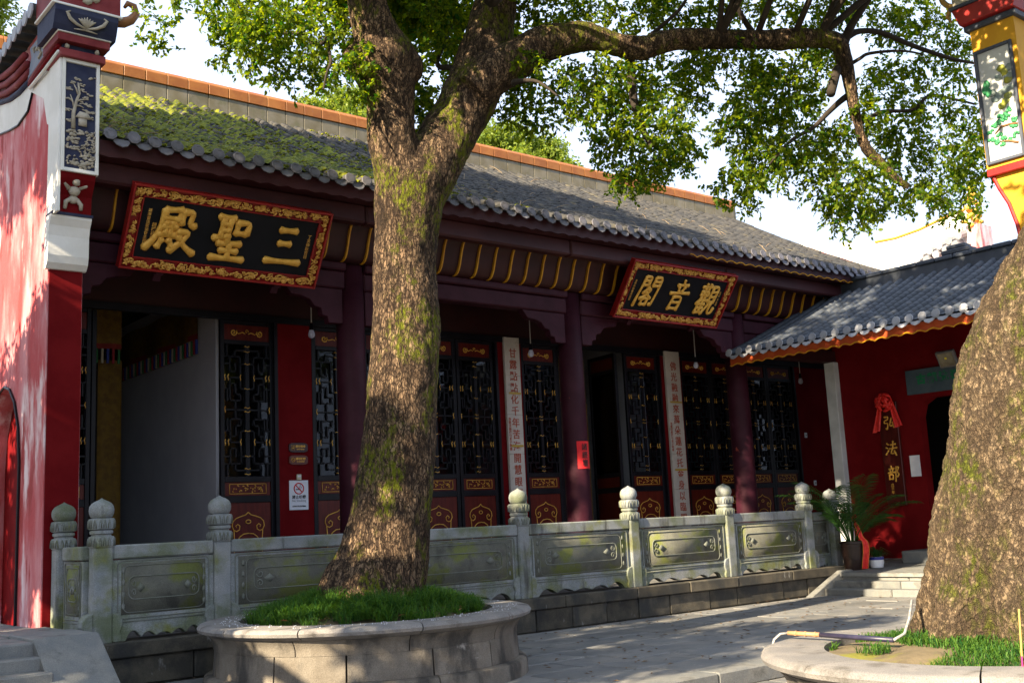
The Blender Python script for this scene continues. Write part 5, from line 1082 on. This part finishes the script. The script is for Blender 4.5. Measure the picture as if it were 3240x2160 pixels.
BR={'trunk':[(6.407,10.365,0.768,0.636),(6.427,10.353,0.951,0.578),(6.484,10.318,1.156,0.509),(6.553,10.276,1.479,0.465),(6.626,10.232,1.948,0.432),(6.696,10.189,2.569,0.407),(6.738,10.163,3.056,0.403),(6.772,10.142,3.549,0.393),(6.794,10.129,4.05,0.371),(6.797,10.127,4.457,0.356),(6.83,10.107,4.867,0.365),(6.861,10.088,5.23,0.402),(6.892,10.069,5.544,0.43)],'l':[(6.846,10.097,5.439,0.378),(6.728,10.111,5.738,0.307),(6.657,10.095,6.036,0.282),(6.625,10.056,6.334,0.282),(6.587,10.021,6.579,0.307),(6.52,10.003,6.823,0.377),(6.471,9.974,6.987,0.366),(6.414,9.951,7.123,0.28),(6.318,9.951,7.39,0.25),(6.217,9.953,7.845,0.23),(6.08,9.979,8.571,0.201),(5.907,10.026,9.747,0.152),(5.65,10.124,11.287,0.077)],'r':[(6.93,10.046,5.386,0.378),(7.133,10.007,5.726,0.352),(7.339,9.966,6.073,0.336),(7.56,9.917,6.456,0.335),(7.767,9.876,6.848,0.35),(7.917,9.869,7.219,0.343),(8.034,9.883,7.656,0.287),(8.146,9.9,8.043,0.269),(8.271,9.909,8.617,0.244),(8.455,9.881,9.636,0.198),(8.614,9.87,11.138,0.145),(8.637,9.941,13.035,0.074)],'h':[(7.536,9.675,6.588,0.258),(7.757,9.561,6.843,0.273),(7.999,9.434,7.008,0.249),(8.245,9.304,7.186,0.221),(8.537,9.146,7.322,0.201),(8.832,8.986,7.357,0.171),(9.148,8.814,7.279,0.152),(9.407,8.676,7.245,0.156),(9.66,8.541,7.313,0.143),(9.906,8.412,7.371,0.136),(10.315,8.182,7.397,0.134),(10.743,7.941,7.405,0.132),(11.177,7.696,7.426,0.127),(11.492,7.525,7.451,0.131),(11.656,7.445,7.437,0.128),(11.764,7.399,7.352,0.112),(11.824,7.383,7.112,0.095),(11.861,7.38,6.902,0.084),(11.906,7.374,6.44,0.072),(11.971,7.354,6.098,0.069),(12.091,7.301,5.925,0.069),(12.242,7.229,5.762,0.067),(12.371,7.171,5.623,0.055),(12.504,7.11,5.524,0.039)],'ha':[(11.923,7.465,7.435,0.073),(11.977,7.344,7.671,0.056),(12.054,7.209,7.877,0.051),(12.13,7.074,8.082,0.045),(12.274,6.898,8.47,0.028)],'hb':[(11.984,7.427,7.556,0.051),(12.183,7.352,7.657,0.04),(12.478,7.219,7.656,0.037),(12.896,7.011,7.491,0.032),(13.362,6.773,7.344,0.026),(13.689,6.62,7.297,0.017)],'hc':[(11.975,7.433,7.167,0.028),(12.038,7.306,7.224,0.025),(12.088,7.188,7.262,0.022),(12.372,6.927,7.268,0.017),(12.555,6.727,7.189,0.011)],'hd':[(11.955,7.445,7.226,0.073),(11.8,7.452,7.102,0.067),(11.679,7.438,7.01,0.061),(11.561,7.422,6.831,0.061),(11.448,7.403,6.643,0.055)],'he':[(11.966,7.439,6.78,0.045),(11.789,7.488,6.659,0.039),(11.578,7.558,6.475,0.033),(11.353,7.637,6.264,0.027),(11.066,7.754,6.091,0.022),(10.847,7.829,5.887,0.016),(10.697,7.862,5.735,0.011)],'hf':[(12.003,7.416,6.357,0.039),(12.138,7.367,6.439,0.031),(12.368,7.26,6.557,0.028),(12.638,7.128,6.581,0.023),(12.804,7.06,6.623,0.023),(13.028,6.957,6.816,0.023),(13.315,6.816,6.787,0.02),(13.632,6.655,6.721,0.014)],'hg':[(9.473,8.961,7.325,0.071),(9.46,8.91,7.157,0.06),(9.427,8.872,6.808,0.054),(9.41,8.824,6.504,0.048),(9.413,8.763,6.299,0.043),(9.425,8.697,6.101,0.037),(9.444,8.627,5.956,0.026)],'hi':[(9.623,8.869,7.432,0.038),(9.801,8.644,7.622,0.027),(9.981,8.416,7.87,0.022),(10.072,8.243,8.232,0.014)],'hj':[(10.927,8.073,7.54,0.045),(10.648,8.067,7.79,0.033),(10.404,8.041,8.123,0.025)],'sa':[(6.469,10.093,7.545,0.076),(6.389,10.303,7.501,0.041),(6.35,10.488,7.456,0.034),(6.332,10.66,7.476,0.031),(6.253,10.87,7.399,0.029),(6.231,11.044,7.406,0.027),(6.103,11.284,7.614,0.024),(5.942,11.543,7.676,0.019),(5.855,11.757,7.837,0.011)],'sb':[(6.0,10.379,7.148,0.023),(5.914,10.198,6.908,0.02),(5.828,10.016,6.699,0.019),(5.684,9.869,6.473,0.014),(5.554,9.714,6.214,0.009)],'sc':[(7.648,10.017,6.732,0.042),(7.625,10.16,7.088,0.038),(7.563,10.327,7.163,0.035),(7.599,10.435,7.298,0.027),(7.766,10.461,7.612,0.019),(7.911,10.502,7.873,0.014)],'sd':[(7.633,9.382,7.679,0.103),(8.212,9.351,8.171,0.08),(8.981,9.203,8.631,0.066),(9.939,8.94,9.117,0.046),(11.05,8.584,9.565,0.03)],'se':[(6.35,10.166,7.979,0.128),(5.785,10.276,8.238,0.09),(5.195,10.402,8.321,0.059),(4.585,10.54,8.291,0.034),(4.154,10.569,8.109,0.019)],'sf':[(7.834,9.259,6.642,0.041),(7.791,8.973,6.557,0.025),(7.739,8.692,6.418,0.017),(7.718,8.392,6.154,0.01)]}
VIS=139
CL=[[5.45,12.11,8.17,0.35],[5.06,10.55,7.31,0.3],[6.12,11.95,8.3,0.25],[6.07,11.14,7.92,0.31],[6.09,10.51,7.69,0.35],[5.64,12.0,7.85,0.26],[5.19,10.41,7.02,0.34],[6.32,12.02,7.82,0.34],[6.18,11.07,7.26,0.32],[6.6,11.17,7.49,0.36],[5.17,11.26,7.18,0.26],[5.32,11.03,7.01,0.31],[5.6,10.95,6.89,0.28],[5.86,10.73,6.78,0.3],[6.75,11.74,7.3,0.24],[6.02,9.94,6.5,0.33],[6.12,9.86,6.72,0.25],[6.31,10.18,7.34,0.33],[5.18,11.22,7.49,0.28],[5.49,10.48,7.28,0.33],[5.73,10.16,7.13,0.35],[5.66,11.55,7.83,0.35],[6.73,10.74,7.39,0.28],[7.28,10.21,7.73,0.26],[7.51,10.23,7.38,0.25],[7.57,10.65,7.43,0.27],[7.67,10.68,7.03,0.29],[7.1,10.24,6.57,0.3],[8.17,10.89,8.14,0.35],[7.31,10.25,6.43,0.29],[7.57,10.44,8.02,0.29],[8.48,11.16,8.51,0.29],[8.74,10.08,8.14,0.27],[8.82,9.83,8.09,0.36],[9.29,9.78,8.15,0.28],[9.85,9.96,8.51,0.34],[10.17,9.76,8.3,0.32],[10.0,9.09,7.95,0.32],[10.79,9.37,8.37,0.32],[10.95,9.04,8.23,0.31],[10.66,8.47,7.93,0.32],[11.6,8.64,8.35,0.34],[12.1,8.51,8.51,0.34],[12.6,8.45,8.38,0.32],[12.42,7.9,8.22,0.3],[9.5,10.47,8.24,0.3],[10.57,9.43,8.44,0.26],[10.84,9.14,8.09,0.29],[8.55,10.11,6.73,0.35],[8.54,9.74,6.92,0.34],[8.81,9.94,6.56,0.27],[8.42,9.06,6.76,0.28],[8.57,9.24,6.47,0.26],[9.35,9.57,7.2,0.33],[8.59,8.86,6.34,0.31],[8.98,8.84,6.79,0.36],[9.62,9.41,6.76,0.27],[9.5,9.43,6.33,0.37],[9.93,9.61,6.22,0.34],[9.87,9.23,7.16,0.33],[9.92,9.22,5.85,0.3],[9.21,8.69,6.18,0.33],[10.18,9.1,7.24,0.37],[9.66,8.64,6.5,0.29],[10.68,9.44,6.5,0.37],[10.88,9.35,7.3,0.32],[10.69,9.48,6.14,0.32],[9.69,8.42,6.15,0.33],[10.83,9.0,7.5,0.36],[10.36,8.31,7.1,0.37],[10.66,8.11,7.19,0.28],[11.41,8.31,7.38,0.32],[10.71,9.0,6.89,0.27],[10.27,8.86,6.07,0.3],[9.54,9.17,5.7,0.3],[8.06,9.25,6.85,0.29],[10.37,9.49,6.1,0.33],[9.7,9.0,6.66,0.33],[9.35,9.33,6.82,0.37],[11.67,9.07,7.07,0.3],[10.71,7.99,6.58,0.38],[10.78,8.42,6.31,0.37],[11.38,8.46,6.53,0.35],[11.13,7.92,6.87,0.35],[11.3,7.98,6.6,0.38],[10.93,7.77,6.0,0.37],[11.51,8.85,6.16,0.29],[11.65,8.64,6.2,0.39],[10.77,8.44,5.64,0.39],[11.1,8.49,5.58,0.3],[11.37,7.68,6.98,0.33],[12.06,8.24,6.97,0.37],[11.91,8.04,6.37,0.32],[12.79,8.56,6.35,0.32],[11.52,7.68,5.56,0.36],[12.36,8.02,5.53,0.35],[11.94,7.64,5.14,0.37],[12.07,7.52,6.36,0.32],[13.18,7.85,7.32,0.36],[12.05,7.23,6.45,0.29],[13.44,8.04,6.66,0.34],[11.83,7.23,5.48,0.37],[13.31,8.27,5.69,0.36],[13.94,7.93,7.66,0.36],[13.44,7.5,7.01,0.32],[13.33,7.55,6.54,0.32],[13.7,7.78,6.32,0.36],[13.61,7.88,5.79,0.34],[13.9,7.47,7.57,0.33],[12.92,6.93,6.59,0.28],[14.02,7.44,6.49,0.28],[13.68,7.35,5.93,0.33],[12.69,6.97,5.32,0.3],[14.59,7.34,7.57,0.3],[13.22,6.66,6.54,0.31],[12.97,6.54,5.96,0.39],[14.11,7.23,5.83,0.36],[12.97,6.72,5.25,0.36],[14.54,7.06,6.58,0.3],[13.46,6.66,5.78,0.29],[12.88,7.3,7.84,0.32],[13.85,7.48,8.38,0.37],[13.96,7.29,8.07,0.39],[13.73,8.07,8.64,0.28],[12.43,7.67,8.14,0.29],[13.96,6.97,7.67,0.32],[12.93,8.4,7.93,0.34],[11.65,7.79,7.45,0.29],[11.87,7.68,6.15,0.33],[11.6,7.39,5.55,0.4],[11.35,8.31,7.16,0.34],[11.08,7.85,5.74,0.35],[4.45,11.81,7.78,0.12],[4.37,11.6,7.46,0.14],[4.43,11.73,7.27,0.16],[4.61,11.69,7.28,0.12],[4.49,11.24,7.5,0.15],[4.44,11.31,7.25,0.11],[4.64,11.39,7.76,0.14],[8.83,12.21,13.0,0.51],[11.6,8.15,11.8,0.63],[7.33,10.94,10.93,0.64],[7.07,7.98,9.5,0.6],[8.28,8.75,9.89,0.71],[10.45,6.89,9.06,0.66],[10.94,5.84,8.47,0.51],[10.12,6.64,8.83,0.63],[9.8,10.26,9.82,0.69],[12.59,9.66,9.99,0.74],[9.66,6.64,8.27,0.48],[7.18,9.74,8.75,0.59],[7.2,8.03,9.51,0.57],[5.13,9.49,9.45,0.63],[7.54,10.24,9.45,0.74],[8.64,11.11,12.29,0.67],[11.69,7.6,9.97,0.56],[5.49,10.82,10.68,0.54],[7.27,12.12,11.31,0.62],[14.25,8.2,9.89,0.61],[9.42,7.58,9.95,0.65],[7.5,7.92,9.04,0.59],[7.85,9.41,10.98,0.73],[11.4,9.72,10.1,0.45],[9.39,6.29,9.52,0.53],[9.9,8.91,11.12,0.47],[11.06,7.77,10.06,0.59],[15.65,7.97,10.78,0.66],[6.17,10.47,10.11,0.68],[15.27,7.89,11.73,0.64],[7.31,7.61,8.62,0.68],[13.23,8.69,9.78,0.72],[10.69,9.83,9.4,0.72],[10.07,8.26,10.96,0.74],[11.95,7.11,10.19,0.53],[6.29,12.0,9.08,0.49],[4.78,9.45,8.32,0.56],[8.23,8.06,8.05,0.46],[9.03,9.93,11.17,0.49],[9.03,11.92,12.4,0.46],[9.13,7.92,9.69,0.68],[10.14,6.63,9.63,0.61],[7.01,8.18,9.24,0.48],[12.99,6.16,8.84,0.59],[11.27,6.46,8.96,0.62],[9.53,10.4,11.93,0.49],[10.01,5.87,8.53,0.68],[6.06,11.81,11.23,0.69],[5.1,9.04,7.9,0.57],[12.08,6.3,10.43,0.59],[11.54,7.06,10.21,0.61],[12.99,9.57,10.36,0.75],[12.3,9.89,10.58,0.47],[8.65,9.75,11.54,0.57],[9.85,9.15,10.01,0.7],[6.92,10.61,10.26,0.62],[6.65,8.22,9.67,0.48],[9.45,11.84,11.99,0.53],[10.16,10.07,10.19,0.53],[8.27,9.16,8.34,0.64],[13.95,8.55,10.06,0.58],[9.58,6.89,8.51,0.47],[7.91,7.16,7.73,0.46],[9.63,11.16,10.95,0.46],[12.04,8.81,10.86,0.63],[9.18,11.89,12.95,0.48],[5.17,9.32,8.9,0.47],[11.73,10.0,10.53,0.67],[12.93,8.98,11.95,0.49],[12.34,6.15,10.21,0.45],[13.34,9.07,13.01,0.59],[10.56,7.02,8.93,0.73],[12.64,6.28,8.66,0.47],[11.72,8.59,9.59,0.5],[12.38,8.4,10.44,0.58],[6.15,9.03,8.71,0.53],[15.15,7.96,12.51,0.62],[15.27,7.21,11.09,0.7],[7.87,8.65,10.58,0.56],[9.13,10.05,11.47,0.64],[11.94,9.15,9.79,0.55],[14.84,7.82,11.0,0.62],[8.2,9.17,10.68,0.64],[10.76,7.76,9.7,0.55],[12.36,8.59,11.34,0.57],[12.02,6.36,10.4,0.5],[9.23,11.55,12.06,0.6],[9.33,7.56,8.17,0.46],[5.76,9.05,8.35,0.6],[11.78,7.47,10.83,0.48],[6.1,11.36,9.88,0.48],[12.04,7.14,8.88,0.53],[11.19,7.61,10.11,0.51],[8.49,8.99,9.52,0.64],[14.8,7.65,11.99,0.61],[7.88,10.76,9.52,0.54],[8.49,11.8,9.05,0.55],[8.17,11.59,8.63,0.54],[9.12,11.43,8.47,0.49],[8.99,11.57,8.43,0.65],[7.87,10.9,8.42,0.54],[8.84,11.73,8.51,0.59],[7.81,11.4,8.63,0.52],[7.7,11.56,8.46,0.6],[8.27,11.41,9.13,0.55],[6.5,10.85,8.7,0.5],[5.8,10.7,9.1,0.5],[7.0,10.9,8.45,0.5],[6.2,10.6,8.8,0.5],[7.4,11.0,8.2,0.5],[6.6,11.1,8.3,0.5],[5.9,11.0,8.6,0.5],[6.9,10.6,8.9,0.5]]  # last clumps added high up to keep sun off the side hall wall
RT=[(7.37,3.711,0.469,0.72),(7.377,3.699,0.638,0.68),(7.376,3.701,0.809,0.62),(7.38,3.694,1.009,0.58),(7.39,3.675,1.269,0.565),(7.413,3.633,1.529,0.54),(7.45,3.564,1.878,0.52),(7.497,3.478,2.259,0.51),(7.582,3.321,2.724,0.49),(7.711,3.084,3.147,0.48),(7.832,2.861,3.538,0.47),(7.972,2.603,4.01,0.445),(8.127,2.318,4.534,0.41),(8.26,2.071,5.127,0.36),(8.387,1.838,5.788,0.27)]
tree = thing('camphor_tree', (6.4, 10.4, .7), 'large forked mossy camphor tree growing from the round planter', 'tree')
tk = MB()
for kx in ('trunk', 'l', 'r', 'h'): limb(tk, BR[kx], 18)
for c_, r_ in (((6.30, 10.14, 6.88), (.21, .2, .2)), ((6.76, 9.86, 6.80), (.2, .19, .22)), ((6.5, 9.82, 6.86), (.22, .2, .17))): tk.blob(c_, r_, 2, .05)   # old pruning burl
for a in range(7):   # root flare, weaker on the side away from the lean
    t = a*2*PI/7+.3
    if math.cos(t+.55) > .25: continue
    limb(tk, [(6.42+.35*math.cos(t), 10.36+.35*math.sin(t), 1.15, .17), (6.42+.52*math.cos(t), 10.36+.52*math.sin(t), .86, .15), (6.42+.64*math.cos(t), 10.36+.64*math.sin(t), .66, .10), (6.42+.74*math.cos(t), 10.36+.74*math.sin(t), .56, .06)], 10, 3)
remesh_bark(tk, .024, 'trunk', BARK, .015, tree)
br = MB()
for kx, pth in BR.items():
    if kx not in ('trunk', 'l', 'r', 'h'): limb(br, pth, 8, 4)
for (cx, cy, cz, r) in CL[VIS:]:      # boughs carrying the upper crown
    s0 = min((BR['l'][-4:]+BR['r'][-4:]+BR['h'][10:14]+BR['sd']+BR['se']), key=lambda p: (p[0]-cx)**2+(p[1]-cy)**2+(p[2]-cz)**2)
    mid = ((s0[0]+cx)/2+.15, (s0[1]+cy)/2-.1, (s0[2]+cz)/2+.2, .03); limb(br, [(s0[0], s0[1], s0[2], .045), mid, (cx, cy, cz, .010)], 5, 3)
br.build('branches', BRANCH, tree, smooth=True)
V1, A1, B1 = sprays(CL[:VIS], 42, 1, L=.066, Wd=.042)
V2, A2, B2 = sprays(CL[VIS:], 26, 2, L=.11, Wd=.065)
leaf_obj(np.concatenate([V1, V2]), 'crown', LEAF, tree); twig_obj(np.concatenate([A1, A2]), np.concatenate([B1, B2]), 'twigs', tree)

rt = thing('old_camphor_tree', (7.4, 3.65, .55), 'thick leaning tree trunk cut off by the right edge', 'tree')
t2 = MB(); limb(t2, RT, 22)
for a in range(9):
    t = a*2*PI/9; limb(t2, [(7.40+.42*math.cos(t), 3.66+.42*math.sin(t), 1.1, .2), (7.39+.58*math.cos(t), 3.66+.58*math.sin(t), .8, .17), (7.38+.70*math.cos(t), 3.66+.70*math.sin(t), .58, .12)], 10, 3)
remesh_bark(t2, .018, 'trunk', BARK_OLD, .017, rt, .030)
ub = MB(); e = RT[-1]; q = random.Random(17); CR = []
for i in range(60):
    a = q.uniform(0, 2*PI); r = 3.9*math.sqrt(q.random()); CR.append((9.2+r*math.cos(a), 2.0+r*math.sin(a)*.9, 8.6+q.uniform(-1.2, 2.2), q.uniform(.55, .85)))
for i in range(9): CR.append((q.uniform(8.6, 10.3), q.uniform(4.5, 5.7), q.uniform(8.2, 9.6), q.uniform(.5, .7)))  # extra clumps out of view, added to shade the carved pier
for c in CR[:34]+CR[-9:]: limb(ub, [(e[0], e[1], e[2], .12), ((e[0]+c[0])/2, (e[1]+c[1])/2, (e[2]+c[2])/2+.3, .06), (c[0], c[1], c[2], .015)], 6, 3)
ub.build('branches', BRANCH, rt, smooth=True)
V, A, B = sprays(CR, 13, 7, L=.13, Wd=.065, tw=.4); leaf_obj(V, 'crown', LEAF, rt)

# tree standing left of the picture, whose crown shades the court and dapples the gable wall
def simple_tree(name, label, base, height, trunk_r, clusters, per, seed, L, Wd, m, group, nb=18):
    t = thing(name, base, label, 'tree', group); b = MB(); x, y, z = base; top_ = (x+.3, y+.2, z+height, trunk_r*.55)
    limb(b, [(x, y, z-.2, trunk_r*1.3), (x, y, z+height*.2, trunk_r), (x+.12, y-.1, z+height*.55, trunk_r*.85), top_], 14); b.build('trunk', BARK_OLD, t, smooth=True)
    c = MB()
    for k in range(0, len(clusters), max(1, len(clusters)//nb)):
        p = clusters[k]; limb(c, [top_[:3]+(trunk_r*.45,), ((top_[0]+p[0])/2, (top_[1]+p[1])/2, (top_[2]+p[2])/2+.3, trunk_r*.22), (p[0], p[1], p[2], .02)], 6, 3)
    c.build('branches', BRANCH, t, smooth=True)
    V, A, B = sprays(clusters, per, seed, L=L, Wd=Wd, tw=.42); leaf_obj(V, 'crown', m, t); return t
q = random.Random(23); LC = []
while len(LC) < 124:
    x, y, z = q.uniform(-9, 1.9), q.uniform(5.2, 14.8), q.uniform(2.4, 8.4)
    if ((x+3.4)/5.6)**2+((y-10)/5.2)**2+((z-5.5)/3.2)**2 > 1 or x > .235*y-1.5: continue
    if noise.noise(Vector((x*.7, y*.7, z*.9))) < (-.18 if y > 9.0 else -.13): continue
    if abs(y-(10.1-(6.6-x)*.158)) < .75 and z > 4.7 and q.random() < .8: continue      # a gap that lets the sun reach the forked trunk
    LC.append((x, y, z, q.uniform(.5, .75)))
simple_tree('courtyard_tree', 'leafy tree standing left of the picture beside the stone stairs', (-3.6, 9.6, -.1), 4.6, .38, LC, 24, 5, .15, .08, LEAF, 'trees around the court')
TC = []  # unseen tree, added to throw dappled shade on the hall roof
while len(TC) < 150:
    x, y, z = q.uniform(-7.5, 1.6), q.uniform(11.9, 18), q.uniform(9.6, 18.5)
    if ((x+2.8)/4.6)**2+((y-14.2)/3.8)**2+((z-14)/4.5)**2 > 1 or x > .22*y-1.6 or noise.noise(Vector((x*.7+9, y*.7, z*.7))) < -.08: continue
    TC.append((x, y, z, q.uniform(.5, .8)))
simple_tree('added_shade_tree', 'unseen tall tree added beyond the left edge to shade the mossy roof', (-3.4, 15.2, .4), 11, .42, TC, 22, 15, .15, .08, LEAF, 'trees around the court')
GC = [(4.6+q.uniform(-1.6, 1.1), 24+q.uniform(-1., 1.), 13.4+q.uniform(-1.3, 1.9), q.uniform(.4, .6)) for _ in range(34)]
simple_tree('backlit_tree', 'bright yellow green tree behind the gable wall', (5.2, 24.6, 0), 9.5, .3, GC, 34, 8, .11, .055, LEAF_FAR, 'trees behind the hall')
FC = []
for cx, cz, n_, sx, sz in ((25.3, 14.6, 46, 1.9, 1.5), (18.6, 14.6, 40, 2.2, 1.5)):
    L_ = []
    while len(L_) < n_:
        a, b, c = q.uniform(-1, 1), q.uniform(-1, 1), q.uniform(-1, 1)
        if a*a+b*b+c*c < 1: L_.append((cx+a*sx, 30+b*1.8, cz+c*sz, q.uniform(.5, .8)))
    FC.append((cx, L_))
for (cx, L_), lb in zip(FC, ('pale green tree above the ridge right of the forked trunk', 'pale green tree above the ridge behind the forked trunk')): simple_tree('distant_tree', lb, (cx, 30.2, 0), 12, .3, L_, 34, int(cx), .13, .07, LEAF_FAR, 'trees behind the hall', 8)

# ================================================================== POTTED PLANTS, CANE, INCENSE
pp = thing('potted_palm', (18.0, 12.2, .375), 'potted palm in a tall dark pot at the end of the balustrade', 'potted plant')
px, py, pz = 18.0, 12.16, .375
MB().lathe([(.155, 0), (.165, .02), (.19, .25), (.215, .48), (.235, .49), (.237, .53), (.22, .535), (.21, .50)], (px, py, pz), 24).build('pot', mat('dark_brown_pot', (.018, .010, .009), (.03, .016, .013), 6, .35, .1, 30), pp, smooth=2)
for k in range(5): MB().lathe([(.19+.008*k, -.006), (.196+.008*k, 0), (.19+.008*k, .006)], (px, py, pz+.2+.06*k), 24, cap=False).build('pot_rib', MATS['dark_brown_pot'], pp, smooth=True)
MB().lathe([(.001, .49), (.2, .488)], (px, py, pz), 16, cap=False).build('pot_soil', SOIL, pp)
q = random.Random(52)
for k in range(20):
    a = k*2.4+q.uniform(-.3, .3); Ls = q.uniform(.65, 1.15); el = R(q.uniform(48, 84)); fr_ = MB(); P = []; d = Vector((math.cos(a)*math.cos(el), math.sin(a)*math.cos(el), math.sin(el))); p = Vector((px+.06*math.cos(a), py+.06*math.sin(a), pz+.48))
    for i in range(15): P.append(p.copy()); p += d*Ls/10; d = (d+Vector((math.cos(a)*.045, math.sin(a)*.045, -.115*(i/12)))).normalized()
    fr_.tube(P, [.010*(1-i/16)+.002 for i in range(15)], 5)
    for i in range(4, 15):
        t = (P[i]-P[i-1]).normalized(); sd = t.cross(Vector((0, 0, 1))).normalized(); ll = .40*math.sin(PI*min(1, (i-2)/14))+.06
        for sgn in (-1, 1):
            for h in (0, .5):
                b0 = P[i]-(P[i]-P[i-1])*h; tip = b0+(sd*sgn*.75+t*.65+Vector((0, 0, .05))).normalized()*ll-Vector((0, 0, .22*ll)); md = b0*.45+tip*.55+Vector((0, 0, .12*ll)); wv_ = t*.014
                fr_.add([b0, md+wv_, tip, md-wv_], [(0, 1, 2, 3)])
    fr_.build('frond', PALM, pp)
rbn = thing('red_ribbon', (px-.03, py-.1, .4), 'long red ribbon with gold edge tied to the potted palm', 'ribbon')
RP = [(px-.02, py-.10, 1.30), (px-.0, py-.17, 1.12), (px+.0, py-.21, .98), (px+.02, py-.275, .88), (px+.03, py-.27, .7), (px+.02, py-.235, .5), (px+.02, py-.22, .40)]
C_ = catmull([p+(0,) for p in RP], 4); vdir = Vector((.72, -.69, 0)).normalized(); sdx = Vector((.61, -.79, 0))
def ribf(u, v): i = min(len(C_)-1, int(v*(len(C_)-1)+.5)); c = Vector(C_[i][:3]); w = .03+.03*min(1, v*1.6); return c+Vector((.78, -.62, 0))*((u-.5)*2*w)+Vector((-.01, -.01, 0))*math.sin(u*6)
MB().grid(ribf, 6, len(C_)-1).build('tail', SILK, rbn, smooth=True)
for u in (0, 1): MB().tube([ribf(u, i/(len(C_)-1)) for i in range(len(C_))], .0035, 5).build('gold_edge', YELLOW, rbn)
bw = MB()
for k in range(8): a = k*.785; bw.tube([Vector((px-.03, py-.1, 1.32)), Vector((px-.05+.06*math.cos(a), py-.14-.02*math.sin(a), 1.33+.06*math.sin(a))), Vector((px-.03+.02*math.cos(a+.6), py-.12, 1.32+.02*math.sin(a+.6)))], [.012, .024, .01], 6)
bw.build('bow', SILK, rbn, smooth=True); MB().tube([(px-.04, py-.1, 1.34), (px-.12, py-.03, 1.42), (px-.2, py+.05, 1.46)], .009, 5).build('cord', mat('pink_cord', (.5, .12, .13), None, 3, .7, 0), rbn)
wp = thing('potted_spider_plant', (18.35, 11.75, .40), 'small grassy plant in a white pot by the red wall', 'potted plant'); wx, wy, wz = 18.35, 11.90, .395
MB().lathe([(.09, 0), (.115, .01), (.13, .08), (.135, .2), (.125, .205), (.12, .18)], (wx, wy, wz), 20).build('pot', mat('white_glazed_pot', (.72, .73, .76), None, 3, .3, 0), wp, smooth=2)
MB().lathe([(.1365, .15), (.1375, .195), (.134, .202)], (wx, wy, wz), 20, cap=False).build('blue_band', mat('blue_glaze', (.02, .03, .22), None, 3, .3, 0), wp)
lf = MB()
for k in range(70):
    a = q.uniform(0, 6.28); L = q.uniform(.18, .38); e_ = q.uniform(.5, 1.4); d = Vector((math.cos(a), math.sin(a), 0)); s_ = Vector((-math.sin(a), math.cos(a), 0))*.007; b0 = Vector((wx, wy, wz+.18))+d*.05; m1 = b0+d*L*.45*math.cos(e_)*1.2+Vector((0, 0, L*.6*math.sin(e_))); tp = b0+d*L*.95+Vector((0, 0, L*(math.sin(e_)*.4-.2)))
    lf.add([b0-s_*.6, b0+s_*.6, m1+s_, m1-s_, tp], [(0, 1, 2, 3), (3, 2, 4)])
lf.build('leaves', PALM, wp)
# broom-like cane resting on the rim of the right planter
cn = thing('bamboo_cane', (6.55, 4.6, .66), 'bamboo cane with dark lower half lying across the right planter', 'cane')
c0, c1, c2 = Vector((6.60, 5.06, .675)), Vector((6.62, 4.80, .672)), Vector((6.47, 4.13, .685))
MB().tube([c0, c1], .016, 8).build('bamboo_half', mat('bamboo', (.42, .24, .12), (.33, .17, .08), 8, .5, .1, 30), cn, smooth=True)
MB().tube([c1, c2], .017, 8).build('dark_half', mat('dark_tape', (.02, .02, .045), (.035, .03, .06), 8, .4, .05, 30), cn, smooth=True)
for k in range(3): p = c0.lerp(c1, .25+.3*k); MB().tube([p-(c1-c0).normalized()*.006, p+(c1-c0).normalized()*.006], .0195, 8).build('node', MATS['bamboo'], cn)
wh = mat('white_wrapped_rope', (.36, .35, .34), (.2, .19, .18), 40, .8, .2, 60)
MB().tube([c2, c2+Vector((.10, -.02, .03)), c2+Vector((.24, .02, .11)), c2+Vector((.36, .06, .22))], .0095, 8).build('wrapped_end', wh, cn, smooth=True); MB().tube([c0, c0+Vector((-.04, .04, -.005)), c0+Vector((-.09, .06, -.04)), c0+Vector((-.11, .07, -.10))], .009, 8).build('wrapped_end', wh, cn, smooth=True)
# incense sticks pushed into the soil at the right edge
for k, (dx, dy, tx) in enumerate(((0, 0, .05), (.03, -.02, .10), (-.025, .012, .03))):
    t = thing('incense_stick', (6.13+dx, 3.10+dy, .6), ('shortest', 'tallest', 'leftmost')[k]+' of the thin incense sticks at the right edge', 'incense', 'incense sticks in the planter')
    b0 = Vector((6.13+dx, 3.10+dy, .60)); e1 = b0+Vector((tx*.6, -tx*.4, .30+.02*k)); MB().tube([b0, b0.lerp(e1, .25)], .0045, 6).build('pink_foot', mat('pink_dye', (.55, .02, .16), None, 3, .7, 0), t); MB().tube([b0.lerp(e1, .25), e1], .0055, 6).build('ochre_stick', mat('ochre_incense', (.45, .28, .08), None, 3, .8, 0), t)
